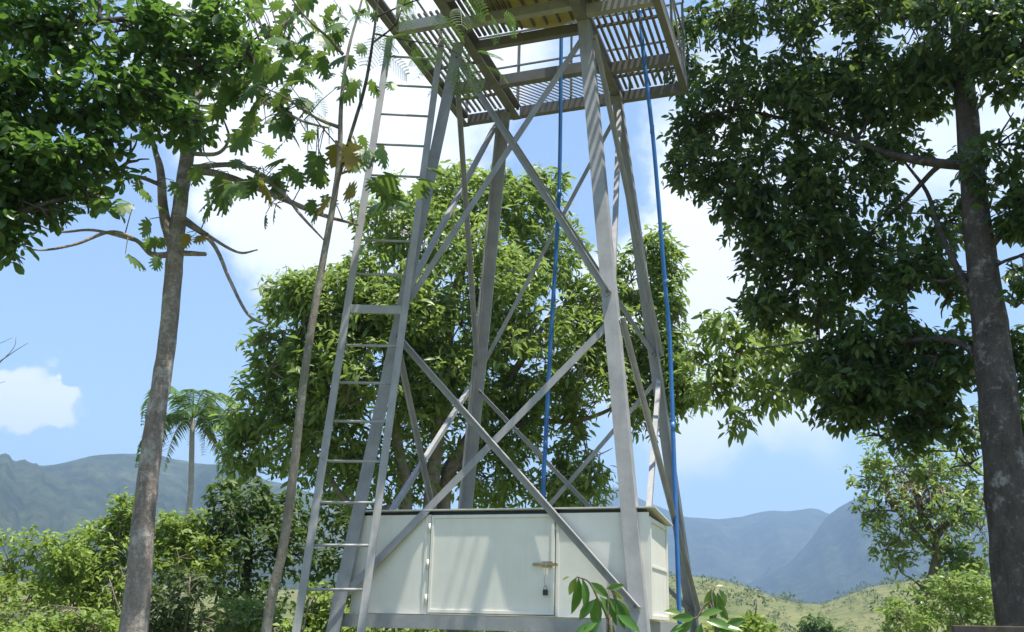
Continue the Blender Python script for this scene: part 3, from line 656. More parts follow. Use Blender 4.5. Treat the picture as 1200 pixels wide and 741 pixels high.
B4 = [(850, 40, 9.4, 60, 55, 110), (930, 40, 9, 75, 55, 160), (1020, 30, 8.6, 80, 60, 190), (1110, 40, 8, 80, 70, 190), (1180, 60, 7.6, 60, 90, 160), (860, 130, 9.4, 70, 50, 140), (950, 120, 9, 75, 55, 180), (1050, 110, 8.6, 75, 55, 160),
      (825, 195, 9.6, 45, 40, 80), (890, 210, 9.3, 65, 45, 140), (970, 210, 9, 65, 50, 150), (1040, 190, 8.8, 45, 40, 60), (1170, 170, 7.8, 60, 60, 110), (870, 260, 9.5, 45, 34, 60), (950, 275, 9.2, 65, 40, 120), (1020, 310, 9.1, 62, 40, 110), (900, 310, 9.5, 55, 28, 70), (1075, 330, 8.7, 48, 45, 80),
      (960, 350, 9.4, 75, 32, 120), (1040, 390, 9, 65, 38, 130), (900, 360, 9.7, 40, 22, 40), (985, 430, 9.4, 65, 36, 115), (1060, 460, 9, 60, 34, 110), (1110, 420, 8.6, 40, 50, 80), (1000, 480, 9.4, 42, 26, 45), (1095, 500, 9, 45, 28, 55), (1195, 300, 7.8, 26, 60, 50), (1195, 420, 8.2, 24, 60, 40), (1060, 250, 9, 40, 24, 24), (1080, 530, 9, 55, 24, 60), (1030, 510, 9.2, 40, 20, 36), (1135, 545, 8.8, 30, 26, 40), (1000, 455, 9.2, 70, 30, 60),
      (805, 70, 9.8, 30, 70, 60), (815, 150, 9.8, 36, 40, 50), (790, 200, 9.8, 24, 20, 18), (1195, 250, 7.8, 30, 40, 50), (1110, 260, 8.6, 40, 40, 34), (1190, 360, 8.4, 40, 50, 50), (1110, 350, 8.8, 34, 40, 40), (1190, 500, 8.8, 30, 50, 40), (1010, -60, 8.4, 160, 60, 150), (1150, -70, 7.8, 110, 60, 110), (880, -50, 9, 100, 50, 90), (1260, 150, 7.2, 60, 140, 120)]
tree('shade_tree', 'big dark leafy tree with a thick mottled trunk spreading over the grassy hill', 'tree', T4, lim4, scale_blobs(B4, 1.75), OVATE3, .105, 'leaf_dark', 'bark_dark', 151, per=8, gap=.16, gapk=7, singles=300, droop=.5, twig_r=.005)
# lighter drooping spray in front of the far range
T8 = [trunk_from(1010, 741, 12, .05), W(990, 640, 12, .045)]
B8 = [(845, 385, 11.5, 34, 22, 30), (880, 425, 11.5, 48, 34, 56), (838, 455, 11.5, 30, 30, 26), (915, 400, 11.5, 48, 30, 44), (866, 492, 11.5, 16, 16, 9), (910, 460, 11.4, 40, 24, 26), (815, 420, 11.6, 20, 14, 8), (955, 440, 11.3, 44, 26, 24)]
T8 = [trunk_from(1235, 741, 11, .10), W(1230, 650, 11, .09), W(1215, 540, 11, .08), W(1150, 440, 11.2, .06), W(1050, 420, 11.4, .045), W(950, 415, 11.5, .03), W(880, 430, 11.5, .012)]
tree('broadleaf_tree', 'bright yellow-green drooping spray of leaves reaching out below the big dark crown', 'tree', T8, [], B8, LANCE, .17, 'leaf_mango', 'bark_brown', 171, per=8, gap=.12, singles=60, droop=.75)
# smaller half-dry tree by the thick trunk
T6 = [trunk_from(1075, 741, 19, .13), W(1078, 720, 19, .12), W(1092, 680, 19, .10), W(1098, 640, 19, .085), W(1080, 600, 19, .06), W(1070, 560, 19, .03)]
lim6 = [[W(1096, 650, 19, .05), W(1070, 620, 19, .04), W(1045, 590, 19, .03), W(1035, 560, 19, .012)], [W(1098, 630, 19, .06), W(1120, 600, 19, .045), W(1135, 565, 19, .02)]]
B6 = [(1060, 525, 19, 55, 26, 70), (1120, 530, 19, 50, 30, 70), (1015, 560, 19, 22, 26, 20), (1060, 555, 19, 50, 26, 70), (1110, 560, 19, 45, 28, 70), (1140, 590, 19, 34, 36, 60), (1055, 620, 19, 30, 34, 55), (1100, 620, 19, 45, 34, 80), (1135, 650, 19, 36, 34, 60), (1055, 670, 19, 20, 34, 40), (1120, 670, 19, 34, 28, 50), (1030, 550, 19, 22, 34, 34), (1150, 620, 18.6, 30, 60, 90), (1080, 590, 18.6, 60, 34, 90), (1035, 640, 19, 18, 40, 36), (1020, 600, 19, 16, 30, 20), (1090, 700, 18.4, 50, 26, 70)]
r6, an6 = tree('broadleaf_tree', 'small half-dry tree with a crooked forked trunk beside the thick mottled trunk', 'tree', T6, lim6, scale_blobs(B6, 1.15), OVATE3, .12, 'leaf_mango', 'bark_brown', 181, per=8, gap=.05, droop=.3)
P, D = sample_blobs([(1062, 575, 18.8, 40, 36, 80), (1040, 600, 18.8, 22, 34, 40), (1110, 590, 18.8, 30, 26, 30)], 191, .1); a_ = cluster_leaves(P, D, 7, .14, 192, .9)
foliage(r6, LANCE_S, *a_, 'leaf_dry', name='dry_leaves')

# ------------------------------------------------------------------ breadfruit tree at the left (lobed leaves, bare pale trunk)
T1 = [trunk_from(148, 741, 7.6, .135, 1.25), W(156, 741, 7.6, .106), W(168, 612, 7.6, .086), W(181, 500, 7.6, .077), W(196, 400, 7.65, .072), W(205, 300, 7.7, .072), W(211, 240, 7.7, .062), W(221, 170, 7.75, .060), W(232, 90, 7.85, .05), W(248, 0, 8, .045), W(262, -120, 8.2, .02)]
lim1 = [[W(204, 290, 7.7, .06), W(192, 250, 7.7, .045), W(188, 200, 7.7, .035), W(180, 170, 7.7, .022), W(170, 120, 7.6, .012)],
        [W(228, 198, 7.75, .038), W(270, 208, 7.6, .03), W(320, 228, 7.4, .026), W(372, 250, 7.3, .02), W(420, 264, 7.2, .008)],
        [W(222, 196, 7.75, .024), W(285, 195, 7.5, .022), W(330, 225, 7.3, .016), W(352, 252, 7.2, .013), W(380, 282, 7.15, .006)],
        [W(209, 256, 7.7, .022), W(248, 284, 7.6, .018), W(270, 330, 7.5, .015), W(290, 368, 7.4, .012), W(312, 381, 7.4, .009)],
        [W(209, 250, 7.7, .018), W(250, 280, 7.6, .014), W(280, 296, 7.5, .011), W(302, 293, 7.45, .006)],
        [W(203, 296, 7.7, .028), W(222, 297, 7.65, .024), W(241, 298, 7.6, .018)],
        [W(200, 299, 7.7, .03), W(178, 298, 7.6, .024), W(160, 282, 7.5, .018), W(130, 272, 7.35, .015), W(90, 286, 7.2, .012), W(55, 293, 7.1, .009), W(28, 292, 7.0, .004)],
        [W(160, 282, 7.5, .016), W(110, 270, 7.3, .012), W(70, 272, 7.2, .009), W(40, 262, 7.1, .005)],
        [W(195, 220, 7.7, .02), W(165, 208, 7.5, .017), W(130, 204, 7.3, .012), W(100, 210, 7.2, .006)],
        [W(222, 180, 7.75, .022), W(255, 180, 7.6, .017), W(268, 162, 7.5, .012), W(262, 140, 7.45, .007)],
        [W(228, 120, 7.8, .03), W(290, 60, 7.5, .022), W(345, 20, 7.3, .016), W(390, -20, 7.2, .01)],
        [W(232, 100, 7.8, .03), W(200, 60, 7.4, .02), W(150, 30, 7.1, .014)],
        [W(238, 60, 7.9, .025), W(300, 110, 7.4, .016), W(350, 140, 7.1, .012), W(385, 150, 7.0, .008)]]
root1 = empty('breadfruit_tree', T1[0][:3]); tag(root1, 'breadfruit tree with a bare pale mottled trunk and big lobed leaves', 'tree')
random.seed(5)
add_branch(root1, T1, 'bark_breadfruit', 'trunk', 18, .045, 9)
for l in lim1: add_branch(root1, l, 'bark_breadfruit', 'branch', 7, .04, 6)
lp, ld, lt, ls = [], [], [], []
def lob(px, py, dist, n, spread=22, L=.26, droop=.5, yellow=0.):
    for _ in range(n):
        p = at(px+random.gauss(0, spread), py+random.gauss(0, spread*.7), dist+random.gauss(0, .15)); a = random.uniform(0, 6.28)
        lp.append(p); ld.append((math.cos(a), math.sin(a), -droop*random.uniform(.3, 1.9))); ls.append(L*.86*random.uniform(.6, 1.15))
        lt.append(random.uniform(.86, 1) if random.random() < yellow else random.uniform(0, .8))
lob(262, 205, 7.55, 5, 10, .30, 1.0); lob(250, 225, 7.55, 3, 8, .28, 1.4)
lob(322, 205, 7.35, 8, 20, .24, .7, .3); lob(300, 190, 7.4, 5, 18, .24, .5); lob(125, 215, 7.4, 7, 20, .24, .3, .1); lob(160, 250, 7.5, 6, 22, .22, .4, .1); lob(232, 280, 7.6, 3, 10, .15, 1.2, .7)
lob(186, 285, 7.6, 3, 8, .16, 1.5, .4); lob(325, 130, 7.2, 16, 30, .27, .6); lob(300, 95, 7.3, 14, 34, .27, .5); lob(355, 165, 7.1, 8, 22, .25, .8); lob(290, 40, 7.4, 18, 40, .28, .4); lob(345, 40, 7.3, 12, 30, .26, .4)
lob(200, 150, 7.5, 8, 25, .25, .5); lob(380, 232, 7.2, 5, 20, .22, .8, .4); lob(250, 110, 7.6, 14, 30, .26, .5); lob(220, 40, 7.5, 14, 40, .28, .4); lob(370, 200, 7.2, 4, 14, .22, .8, .25); lob(175, 110, 7.4, 8, 26, .26, .4); lob(310, 0, 7.4, 14, 50, .28, .4)
lob(210, 215, 7.5, 4, 20, .2, .8); lob(330, 250, 7.3, 3, 14, .18, 1, .4)
lp, ld, ls, lt = map(np.array, (lp, ld, ls, lt))
rot = orient(ld, np.tile(V(0, 0, 1), (len(lp), 1))+RNG.normal(size=(len(lp), 3))*.35, RNG.normal(size=len(lp))*.4)
foliage(root1, LOBED, lp, rot, ls, lt, 'leaf_lobed', 300)
b = MB(); anc = np.concatenate([smooth_path(l, 8)[0][4:] for l in lim1]); loc1 = np.array(root1.location)
for q in lp:
    a = anc[np.argmin(np.linalg.norm(anc-q, axis=1))]
    if np.linalg.norm(a-q) < 1.2: v, f = tube_arrays([a-loc1, (a+q)/2-loc1+V(0, 0, .03), q-loc1], [.006, .004, .003], 4, False); b.add(v, f)
o = b.build('leaf_stalks', 'bark_brown', root1); o['kind'] = 'stuff'

# ------------------------------------------------------------------ dark overhanging tree, trunk outside the view on the left
T0 = [(-5.2, 6.2, -.05, .26), (-5.1, 6.2, 1.5, .22), (-4.9, 6.25, 3.0, .19), (-4.7, 6.3, 4.4, .15), (-4.4, 6.3, 5.6, .09), (-4.2, 6.3, 6.6, .03)]
lim0 = [[(-4.9, 6.25, 3.1, .09), W(-60, 200, 6.4, .06), W(40, 150, 6.3, .04), W(130, 120, 6.4, .025), W(215, 90, 6.6, .01)],
        [(-4.7, 6.3, 4.2, .08), W(-60, 40, 6.3, .055), W(60, 30, 6.2, .035), W(170, 20, 6.3, .018)],
        [(-4.9, 6.25, 3.0, .06), W(-40, 280, 6.3, .04), W(50, 240, 6.2, .02), W(110, 225, 6.3, .008)]]
B0 = [(20, 40, 6.3, 60, 55, 100), (90, 30, 6.3, 60, 55, 110), (160, 40, 6.4, 60, 50, 100), (220, 70, 6.6, 50, 50, 75), (30, 120, 6.2, 60, 50, 130), (110, 110, 6.3, 60, 55, 115), (180, 120, 6.5, 50, 45, 60), (20, 190, 6.2, 50, 48, 110), (80, 190, 6.2, 50, 40, 85), (15, 250, 6.2, 34, 40, 70), (50, 245, 6.2, 34, 28, 36), (-30, 160, 6.1, 50, 110, 110), (250, 20, 6.7, 50, 40, 50), (130, 165, 6.4, 36, 26, 30), (100, -40, 6.3, 150, 40, 90), (10, 285, 6.2, 20, 14, 12), (150, 190, 6.5, 50, 26, 26), (215, 140, 6.7, 40, 30, 28), (290, 60, 6.8, 50, 40, 34), (100, 232, 6.3, 40, 16, 12)]
tree('shade_tree', 'dark overhanging tree with rounded leaves in front of the breadfruit tree', 'tree', T0, lim0, scale_blobs(B0, 1.05), OBOV, .10, 'leaf_broad', 'bark_dark', 201, per=8, gap=.18, gapk=10, singles=300, droop=.28, spread=1., twig_r=.004)

# ------------------------------------------------------------------ slim pale sapling and feathery sapling
S2 = [trunk_from(305, 760, 6.9, .040, 1.2), W(312, 741, 6.9, 0.0358), W(332, 640, 6.9, 0.0333), W(343, 560, 6.9, 0.0320), W(358, 430, 6.9, 0.0294), W(376, 320, 6.9, 0.0269), W(392, 230, 6.9, 0.0237), W(398, 180, 6.9, 0.0211), W(400, 120, 6.9, 0.0166), W(408, 60, 6.95, 0.0128), W(424, 0, 7, 0.0090), W(436, -60, 7, 0.0038)]
root2 = empty('slender_tree', S2[0][:3]); tag(root2, 'slender leaning sapling with a smooth brown stem just left of the ladder', 'tree')
add_branch(root2, S2, 'bark_tan', 'trunk', 12, .05, 8)
for l in ([W(402, 64, 6.95, .016), W(385, 45, 6.9, .012), W(360, 22, 6.8, .009), W(335, -10, 6.8, .006)], [W(399, 150, 6.9, .016), W(370, 138, 6.8, .012), W(330, 112, 6.7, .008), W(300, 100, 6.7, .004)], [W(396, 205, 6.9, .012), W(420, 195, 6.85, .008), W(434, 182, 6.8, .004)]):
    add_branch(root2, l, 'bark_brown', 'branch', 6, .03, 5)
lp, ld, lt, ls = [], [], [], []
lob(408, 160, 6.85, 5, 9, .24, 1.6, .75); lob(415, 180, 6.85, 4, 8, .24, 1.2, .5); lob(432, 175, 6.85, 4, 9, .22, 1.1, .3); lob(400, 55, 6.9, 8, 18, .25, .7); lob(420, 90, 6.9, 7, 16, .23, .9); lob(385, 20, 6.9, 7, 22, .25, .5); lob(430, 20, 6.95, 6, 14, .22, .5); lob(345, 20, 6.8, 8, 20, .24, .5); lob(360, 75, 6.8, 8, 24, .22, .6); lob(440, 205, 7.2, 4, 14, .26, .2); lob(465, 225, 7.3, 5, 16, .28, .2); lob(500, 215, 7.4, 3, 12, .24, .2)
lp, ld, ls, lt = map(np.array, (lp, ld, ls, lt))
rot = orient(ld, np.tile(V(0, 0, 1), (len(lp), 1))+RNG.normal(size=(len(lp), 3))*.3, RNG.normal(size=len(lp))*.4)
foliage(root2, LOBED, lp, rot, ls, lt, 'leaf_lobed', 300)
def feather():
    v, f = [], []
    def quad(a, b_, c_, d): i = len(v); v.extend([a, b_, c_, d]); f.extend([(i, i+1, i+2), (i, i+2, i+3)])
    N = 9
    for i in range(24):
        y0, y1 = i/24, (i+1)/24; quad((-.006, y0, -.35*y0*y0), (.006, y0, -.35*y0*y0), (.006, y1, -.35*y1*y1), (-.006, y1, -.35*y1*y1))
    for k in range(N):
        y = .18+.8*k/(N-1); Lp = .42*math.sin(math.pi*(.22+.6*k/(N-1)))
        for s in (-1, 1):
            for j in range(13):
                t_ = (j+.6)/13; x = s*Lp*t_*.86; yy = y+Lp*t_*.45; zz = -.35*y*y-.28*Lp*t_*t_; w = .011; ln = .034
                for q in (-1, 1):
                    dx, dy = -q*s*.5*ln, q*ln*.85
                    quad((x-w*.5*s, yy, zz), (x+w*.5*s, yy, zz), (x+w*.5*s+dx*.4, yy+dy, zz-.012), (x-w*.5*s+dx*.4, yy+dy, zz-.012))
                if j < 12:
                    x2 = s*Lp*(t_+1/13)*.86; y2 = y+Lp*(t_+1/13)*.45; z2 = -.35*y*y-.28*Lp*(t_+1/13)**2; quad((x, yy, zz), (x2, y2, z2), (x2, y2+.004, z2), (x, yy+.004, zz))
    return np.array(v, float), np.array(f, int)
FEATHER = feather()
S5 = [trunk_from(310, 760, 7.12, .022, 1.2), W(313, 741, 7.12, .020), W(332, 640, 7.12, .02), W(343, 560, 7.12, .02), W(358, 430, 7.1, .02), W(376, 320, 7.1, .018), W(392, 230, 7.05, .017), W(402, 190, 6.9, .015), W(412, 155, 6.7, .014), W(428, 100, 6.5, .013), W(438, 40, 6.4, .010), W(445, -20, 6.4, .006)]
root5 = empty('feathery_tree', S5[0][:3]); tag(root5, 'thin sapling with feathery fern-like leaves hanging over the top of the ladder', 'tree')
add_branch(root5, S5, 'bark_dark', 'trunk', 8, .04, 8)
lim5 = [[W(437, 50, 6.4, .009), W(462, 30, 6.3, .007), W(473, 5, 6.3, .005), W(490, -30, 6.3, .003)], [W(440, 40, 6.4, .008), W(480, 48, 6.3, .006), W(520, 55, 6.25, .004), W(548, 70, 6.2, .003)], [W(441, 20, 6.4, .008), W(490, 0, 6.3, .006), W(540, -5, 6.2, .004), W(575, 10, 6.2, .003)], [W(404, 180, 6.65, .007), W(370, 140, 6.6, .005), W(340, 100, 6.6, .003)]]
for l in lim5: add_branch(root5, l, 'bark_dark', 'branch', 5, 0, 5)
fp, fd, fs = [], [], []
for (px, py, dst, n, sp, L_) in [(470, 45, 6.3, 5, 9, .22), (455, 62, 6.3, 3, 7, .2), (520, 58, 6.25, 5, 10, .22), (545, 68, 6.2, 4, 8, .24), (560, 75, 6.2, 3, 6, .2), (545, 5, 6.2, 5, 14, .24), (575, 15, 6.2, 4, 8, .22), (500, 20, 6.3, 4, 12, .22), (470, 0, 6.3, 4, 14, .22), (362, 115, 6.6, 4, 12, .22), (345, 100, 6.6, 3, 10, .22), (440, 20, 6.4, 4, 12, .2), (530, 75, 6.2, 3, 8, .18)]:
    for _ in range(n):
        fp.append(at(px+random.gauss(0, sp), py+random.gauss(0, sp*.6), dst)); a = random.uniform(0, 6.28); fd.append((math.cos(a), math.sin(a)*.7, -random.uniform(.15, 1.1))); fs.append(L_*random.uniform(.8, 1.25))
fp, fd, fs = map(np.array, (fp, fd, fs))
foliage(root5, FEATHER, fp, orient(fd, np.tile(V(0, 0, 1), (len(fp), 1)), RNG.normal(size=len(fp))*.3), fs, RNG.random(len(fp)), 'leaf_feather', 300)

# ------------------------------------------------------------------ palm far left
PD = 40.; pb = at(221, 600, PD); gz = ground_z(pb[0], pb[1])
palm = empty('palm_tree', (pb[0], pb[1], gz)); tag(palm, 'lone palm with drooping fronds in front of the left mountain', 'palm')
crown = at(225, 510, PD)
add_branch(palm, [(pb[0], pb[1], gz-.1, .22), (*at(221, 600, PD), .125), (*at(224, 560, PD), .115), (*crown, .105), (*at(226, 490, PD), .08)], 'bark_palm', 'trunk', 10, .03, 6)
def frond(seed, L, arch):
    r = random.Random(seed); v, f = [], []; pts = []
    for i in range(15):
        t_ = i/14; pts.append(V(0, L*(t_*(1-.28*t_*t_)), L*(arch*t_-(.95+arch*.55)*t_**2.2)))
    for i in range(14):
        a, b_ = pts[i], pts[i+1]; w = .03*(1-i/15); k = len(v); v += [a+V(-w, 0, 0), a+V(w, 0, 0), b_+V(w, 0, 0), b_+V(-w, 0, 0)]; f += [(k, k+1, k+2), (k, k+2, k+3)]
    for i in range(44):
        t_ = .12+.88*i/43; x = t_*14; i0 = min(13, int(x)); p = pts[i0]+(pts[i0+1]-pts[i0])*(x-i0); ln = L*.30*math.sin(math.pi*min(1, .2+.75*t_))*r.uniform(.8, 1.1)+.06
        for s in (-1, 1):
            tip = p+V(s*ln*.75, ln*.45, -ln*r.uniform(.25, .7)); q = p+V(0, .10, 0); m_ = (p+tip)/2+V(0, .05, .04); k = len(v)
            v += [p, q, m_+V(0, .05, 0), m_-V(0, .04, 0), tip]; f += [(k, k+1, k+2), (k, k+2, k+3), (k+3, k+2, k+4)]
    return np.array(v), np.array(f)
random.seed(3)
for i in range(19):
    v, f = frond(i, random.uniform(2.2, 2.9), random.uniform(.1, 1.7)); a = i*2.4+random.uniform(-.2, .2)
    o = mesh_obj('frond', v, f, 'leaf_palm', palm, tint=np.full(len(v), random.random()*.85)); o.location = V(*at(226, 490, PD))-np.array(palm.location); o.rotation_euler = (0, 0, a)
v, f = frond(77, 2.4, -.5); o = mesh_obj('frond', v, f, 'leaf_palm', palm, tint=np.full(len(v), 1.)); o.location = V(*at(228, 498, PD))-np.array(palm.location); o.rotation_euler = (0, 0, -1.3)

# ------------------------------------------------------------------ shrubs
def shrub(label, blobs, L, mat, seed, tm=OVATE3, per=8, droop=.2, stems=5, gap=.02, gapk=5, name='shrub', singles=0, group=None):
    random.seed(seed); c = at(*blobs[0][:3]); gz = ground_z(c[0], c[1]); root = empty(name, (c[0], c[1], gz)); tag(root, label, 'shrub', group)
    anchors = []
    for bl in blobs:
        q = at(*bl[:3])
        for k in range(max(1, stems//2)):
            e_ = q+V(random.gauss(0, .25), random.gauss(0, .25), random.gauss(.1, .15)); s_ = V(c[0]+random.gauss(0, .15), c[1]+random.gauss(0, .15), gz-.05)
            ctrl = branch_path(s_, e_, .028, .007, -.05, .07); add_branch(root, ctrl, 'bark_brown', 'stem', 6, .03, 4); anchors += list(smooth_path(ctrl, 5)[0][8:])
    P, D = sample_blobs(scale_blobs(blobs, 1.3), seed, gap, gapk); a_ = cluster_leaves(P, D, per, L, seed+1, droop)
    foliage(root, tm, *a_, mat, singles, name='foliage'); add_twigs(root, P, anchors, 'bark_brown', .25, .004, seed)
    return root
G = 'bushes along the left clearing'
shrub('bright green rounded bush at the foot of the left mountain, farthest from the tower', [(30, 650, 14, 40, 28, 150), (75, 660, 14, 34, 30, 110), (-20, 660, 14, 40, 40, 120), (40, 710, 14, 60, 40, 170)], .105, 'leaf_bright', 301, group=G)
shrub('tall bright green bush rising just left of the bare pale trunk', [(145, 605, 15, 22, 30, 70), (120, 640, 15, 34, 28, 110), (130, 690, 15, 50, 40, 170), (90, 680, 15, 34, 34, 90)], .115, 'leaf_bright', 311, group=G)
shrub('light green loose bush below the palm, right of the bare pale trunk', [(205, 625, 15.5, 30, 26, 90), (235, 620, 15.5, 20, 24, 60), (200, 660, 15.5, 36, 30, 110), (240, 660, 15.5, 28, 34, 80)], .11, 'leaf_bright', 321, group=G)
shrub('olive brown scrubby bush between the pale trunk and the dark dense tree', [(215, 700, 13, 40, 34, 110), (185, 720, 13, 34, 30, 90), (60, 735, 12.4, 50, 22, 100), (245, 730, 13, 34, 30, 80)], .10, 'leaf_olive', 331, group=G)
shrub('low yellowish bush in front of the rounded green bush', [(20, 735, 12, 50, 24, 120), (100, 738, 12, 44, 22, 100)], .095, 'leaf_bright', 341, group=G)
shrub('bright green young bush between the slender sapling and the ladder foot', [(375, 715, 12.5, 26, 26, 90), (352, 735, 12.5, 24, 20, 60), (400, 735, 12.5, 30, 20, 70)], .10, 'leaf_bright', 351, group=G)
shrub('bright green bush seen between the ladder and the tower leg', [(430, 700, 13.5, 20, 22, 60), (412, 725, 13.5, 24, 22, 60), (460, 735, 13.5, 60, 14, 80)], .10, 'leaf_bright', 361, group=G)
shrub('green bush under the dark dense tree, left of the slender sapling stem', [(275, 725, 14, 34, 26, 100), (310, 735, 14, 26, 22, 60)], .10, 'leaf_mango', 371, group=G)
shrub('low green bush seen under the cabinet beyond the tower', [(560, 745, 15, 80, 12, 110), (660, 748, 15, 70, 12, 90), (500, 742, 15, 40, 12, 60)], .1, 'leaf_bright', 381)
shrub('round green bush below the grassy hill, right of the tower', [(880, 738, 11, 30, 14, 90), (855, 745, 11, 26, 14, 60)], .08, 'leaf_bright', 391)
shrub('dull green bush behind the small half-dry tree', [(1130, 690, 17, 40, 26, 120), (1150, 725, 17, 44, 28, 120), (1065, 725, 17, 34, 26, 90)], .11, 'leaf_mango', 401)
shrub('dark round bush on the grassy slope left of the half-dry tree', [(957, 735, 45, 20, 12, 90), (970, 742, 45, 26, 10, 60)], .22, 'leaf_shade', 411)

# ------------------------------------------------------------------ young mango plants in front of the cabinet
def young(label, stems, leaves, seed):
    random.seed(seed); q = at(*stems[0][0][:3]); root = empty('young_plant', (q[0], q[1], 0)); tag(root, label, 'plant', None); loc = np.array(root.location)
    for s_ in stems:
        ctrl = [W(*a) for a in s_]; c0 = (q[0], q[1], -.03, s_[0][3]*1.2); add_branch(root, [c0]+ctrl, 'bark_brown', 'stem', 8, .03, 6)
    var = {}
    for (px, py, dist, dx, dy, dz, L_, tint) in leaves:   # dx right, dy up in the picture plane, dz towards the viewer
        d = RT*dx+UPV*dy-FWD*dz; d /= np.linalg.norm(d); nrm = V(0, 0, 1)*.6-FWD*.7+V(*[random.gauss(0, .25) for _ in range(3)])
        R_ = orient(d[None], nrm[None], np.array([random.gauss(0, .25)]))[0]
        k = min(5, int(tint*6))
        if k not in var:
            tm_ = tmpl([(.12, .055), (.3, .15), (.5, .185), (.7, .155), (.88, .075)], .22, .35); me = bpy.data.meshes.new('leaf'); me.from_pydata(tm_[0].tolist(), [], tm_[1].tolist())
            at_ = me.attributes.new('tint', 'FLOAT', 'POINT'); at_.data.foreach_set('value', np.full(len(tm_[0]), tint, np.float32)); me.materials.append(M['leaf_young']); me.polygons.foreach_set('use_smooth', np.ones(len(me.polygons), bool)); var[k] = me
        o = bpy.data.objects.new('leaf', var[k]); COL.objects.link(o); o.parent = root
        m4 = np.eye(4); m4[:3, :3] = R_*L_*.88; m4[:3, 3] = at(px, py, dist)-loc; o.matrix_basis = Matrix(m4.tolist())
Y1 = 5.2
young('young plant with drooping glossy leaves in front of the cabinet door', [[(716, 760, Y1, .010), (712, 725, Y1, .008), (700, 700, Y1, .006), (690, 682, Y1, .005), (676, 676, Y1, .004)], [(712, 725, Y1, .006), (722, 705, Y1, .005), (716, 688, Y1, .003)]],
      [(676, 676, Y1, -.5, -1, .1, .12, .9), (678, 676, Y1, -.08, -1, .3, .215, .3), (682, 677, Y1, .22, -1, .4, .19, .5), (690, 682, Y1, .9, -.6, .2, .15, .7), (668, 676, Y1, -.9, -.2, .2, .05, .95),
       (700, 698, Y1, -.1, -1, .2, .20, .2), (702, 698, Y1, .6, -.75, .2, .20, .35), (698, 702, Y1, -.7, -.75, .1, .16, .4), (712, 700, Y1, .9, -.8, .2, .2, .55), (722, 705, Y1, .4, -1, .2, .17, .15), (716, 690, Y1, .75, -.75, .2, .10, .97), (710, 690, Y1, .9, .2, .1, .11, .75),
       (705, 722, Y1, -.6, -.9, .2, .18, .5), (712, 724, Y1, .3, -1, .2, .18, .3), (722, 720, Y1, .9, -.5, .2, .17, .45), (700, 730, Y1, -.9, -.3, .3, .15, .6), (690, 728, Y1, -.2, -.9, .3, .13, .2)], 501)
Y2 = 5.6
young('young plant with upright brown-tipped shoot beside the rear right tower leg', [[(842, 760, Y2, .011), (838, 725, Y2, .008), (834, 700, Y2, .006), (838, 688, Y2, .004)], [(838, 735, Y2, .006), (815, 725, Y2, .005), (802, 720, Y2, .003)]],
      [(836, 692, Y2, -.05, -1, .3, .20, .4), (834, 690, Y2, -.4, -1, .25, .13, .85), (842, 690, Y2, .55, -1, .2, .12, .98), (838, 687, Y2, .95, .1, .1, .07, .97), (840, 694, Y2, .25, -1, .3, .16, .3), (838, 705, Y2, .6, -.8, .3, .14, .5),
       (815, 724, Y2, -.9, .1, .3, .15, .6), (812, 726, Y2, -.6, -.5, .3, .14, .4), (820, 722, Y2, .5, .3, .3, .15, .7), (826, 727, Y2, .9, -.1, .3, .17, .5), (822, 730, Y2, -.3, -.8, .4, .16, .3), (835, 728, Y2, .8, -.5, .3, .18, .6), (840, 735, Y2, .9, .1, .3, .16, .55), (806, 732, Y2, -.9, -.2, .3, .14, .65), (800, 720, Y2, -.9, .3, .2, .12, .9), (850, 732, Y2, .9, .3, .2, .13, .45)], 511)
# weathered rail at the foot of the thick trunk
rl = empty('wooden_rail', (*at(1112, 735, 6.6)[:2], 0)); tag(rl, 'weathered wooden rail on posts at the foot of the thick mottled trunk', 'fence'); lc = np.array(rl.location)
MB().bar(at(1116, 738, 6.6)-lc, at(1262, 741, 6.4)-lc, (0, 0, 1), .055, .09).build('rail', 'old_wood', rl, bevel=.006)
for px in (1125, 1245):
    q = at(px, 742, 6.55)-lc; MB().bar((q[0], q[1]+.02, -.1), (q[0], q[1]+.02, q[2]), (1, 0, 0), .09, .09).build('post', 'old_wood', rl, bevel=.006)
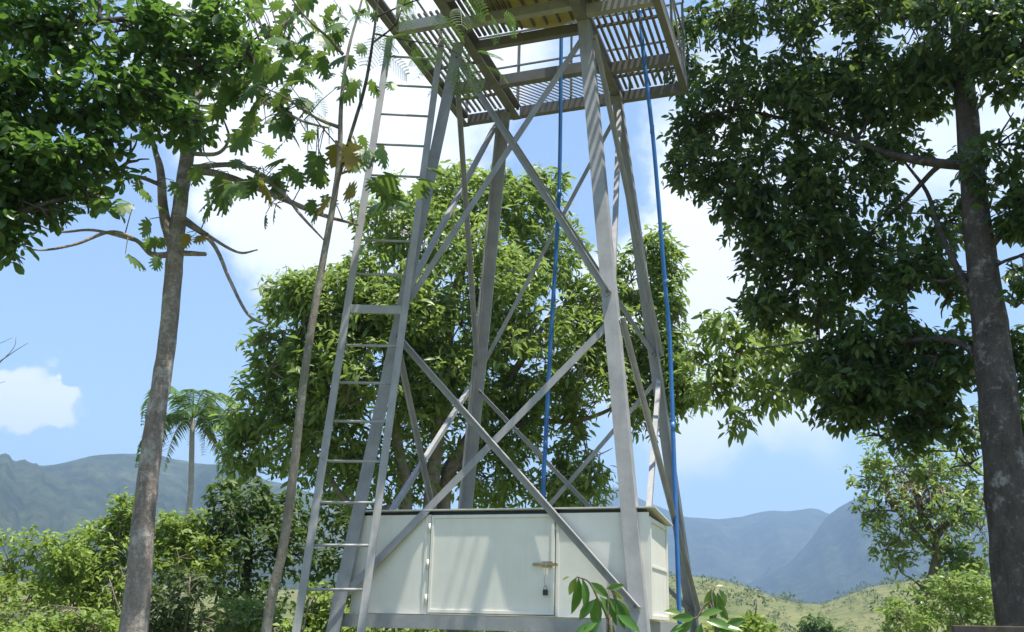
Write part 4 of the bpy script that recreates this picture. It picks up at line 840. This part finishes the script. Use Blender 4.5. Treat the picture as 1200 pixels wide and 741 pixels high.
# bare twigs from a dead sapling just outside the left edge
dt = empty('bare_sapling', tuple(grounded(at(-45, 700, 9), 0)[:3])); tag(dt, 'leafless twigs of a dead sapling against the sky beside the small cloud', 'sapling')
add_branch(dt, [grounded(at(-45, 700, 9), .03), W(-42, 560, 9, .022), W(-30, 470, 9, .014), W(-8, 432, 9, .007), W(14, 414, 9, .004), W(33, 402, 9, .002)], 'bark_dark', 'trunk', 6, .02, 6)
for l in ([W(-12, 436, 9, .005), W(0, 425, 9, .004), W(16, 408, 9, .003), W(19, 395, 9, .0015)], [W(-30, 470, 9, .006), W(-14, 455, 9, .004), W(6, 447, 9, .0015)], [W(-30, 460, 9, .006), W(-12, 412, 9, .004), W(6, 400, 9, .002), W(14, 396, 9, .0015)]):
    add_branch(dt, l, 'bark_dark', 'branch', 5, 0, 4)

# ------------------------------------------------------------------ scattered scrub on the grassy hill
P = []; r = np.random.default_rng(77)
for _ in range(1500):
    a = math.radians(r.uniform(4, 34)); d = r.uniform(100, 400)
    P.append((d*math.sin(a), d*math.cos(a)))
P += [(d*math.sin(math.radians(a)), d*math.cos(math.radians(a))) for a, d in zip(r.uniform(-45, 5, 260), r.uniform(60, 400, 260))]
C_ = []; D_ = []; S_ = []
for (x, y) in P:
    g = ground_z(x, y); s = r.uniform(.3, .9)*(1 if r.random() > .08 else 2.6)
    n = 40; u = r.normal(size=(n, 3)); u /= np.linalg.norm(u, axis=1, keepdims=True); u[:, 2] = np.abs(u[:, 2])
    C_.append(V(x, y, g)+u*s*np.array([1, 1, 1.25])*r.uniform(.5, 1, (n, 1))); D_.append(u); S_.append(np.full(n, s*.42))
C_, D_, S_ = np.concatenate(C_), np.concatenate(D_), np.concatenate(S_)
rot = orient(D_+r.normal(size=D_.shape)*.6, np.tile(V(0, 0, 1), (len(C_), 1))+.01, r.normal(size=len(C_)))
v, f, t_ = leaves_arrays(OVATE, C_, rot, S_, r.random(len(C_)))
sc = mesh_obj('hillside_scrub', v, f, 'leaf_olive', tint=t_); tag(sc, 'scattered green scrub dotted over the dry grassy hill', 'scrub', kind='stuff')

# ------------------------------------------------------------------ haze
hz = MB().box((-3700, -3700, -30), (3700, 3700, 520)); m = bpy.data.materials.new('haze_air'); m.use_nodes = True; nt = m.node_tree; nt.nodes.clear()
pv = nt.nodes.new('ShaderNodeVolumePrincipled'); pv.inputs['Color'].default_value = (.44, .67, 1, 1); pv.inputs['Density'].default_value = .00038; pv.inputs['Anisotropy'].default_value = .2
ou = nt.nodes.new('ShaderNodeOutputMaterial'); nt.links.new(pv.outputs[0], ou.inputs['Volume'])
ho = hz.build('haze', m); tag(ho, 'pale blue air softening the far mountains', 'haze', kind='stuff')
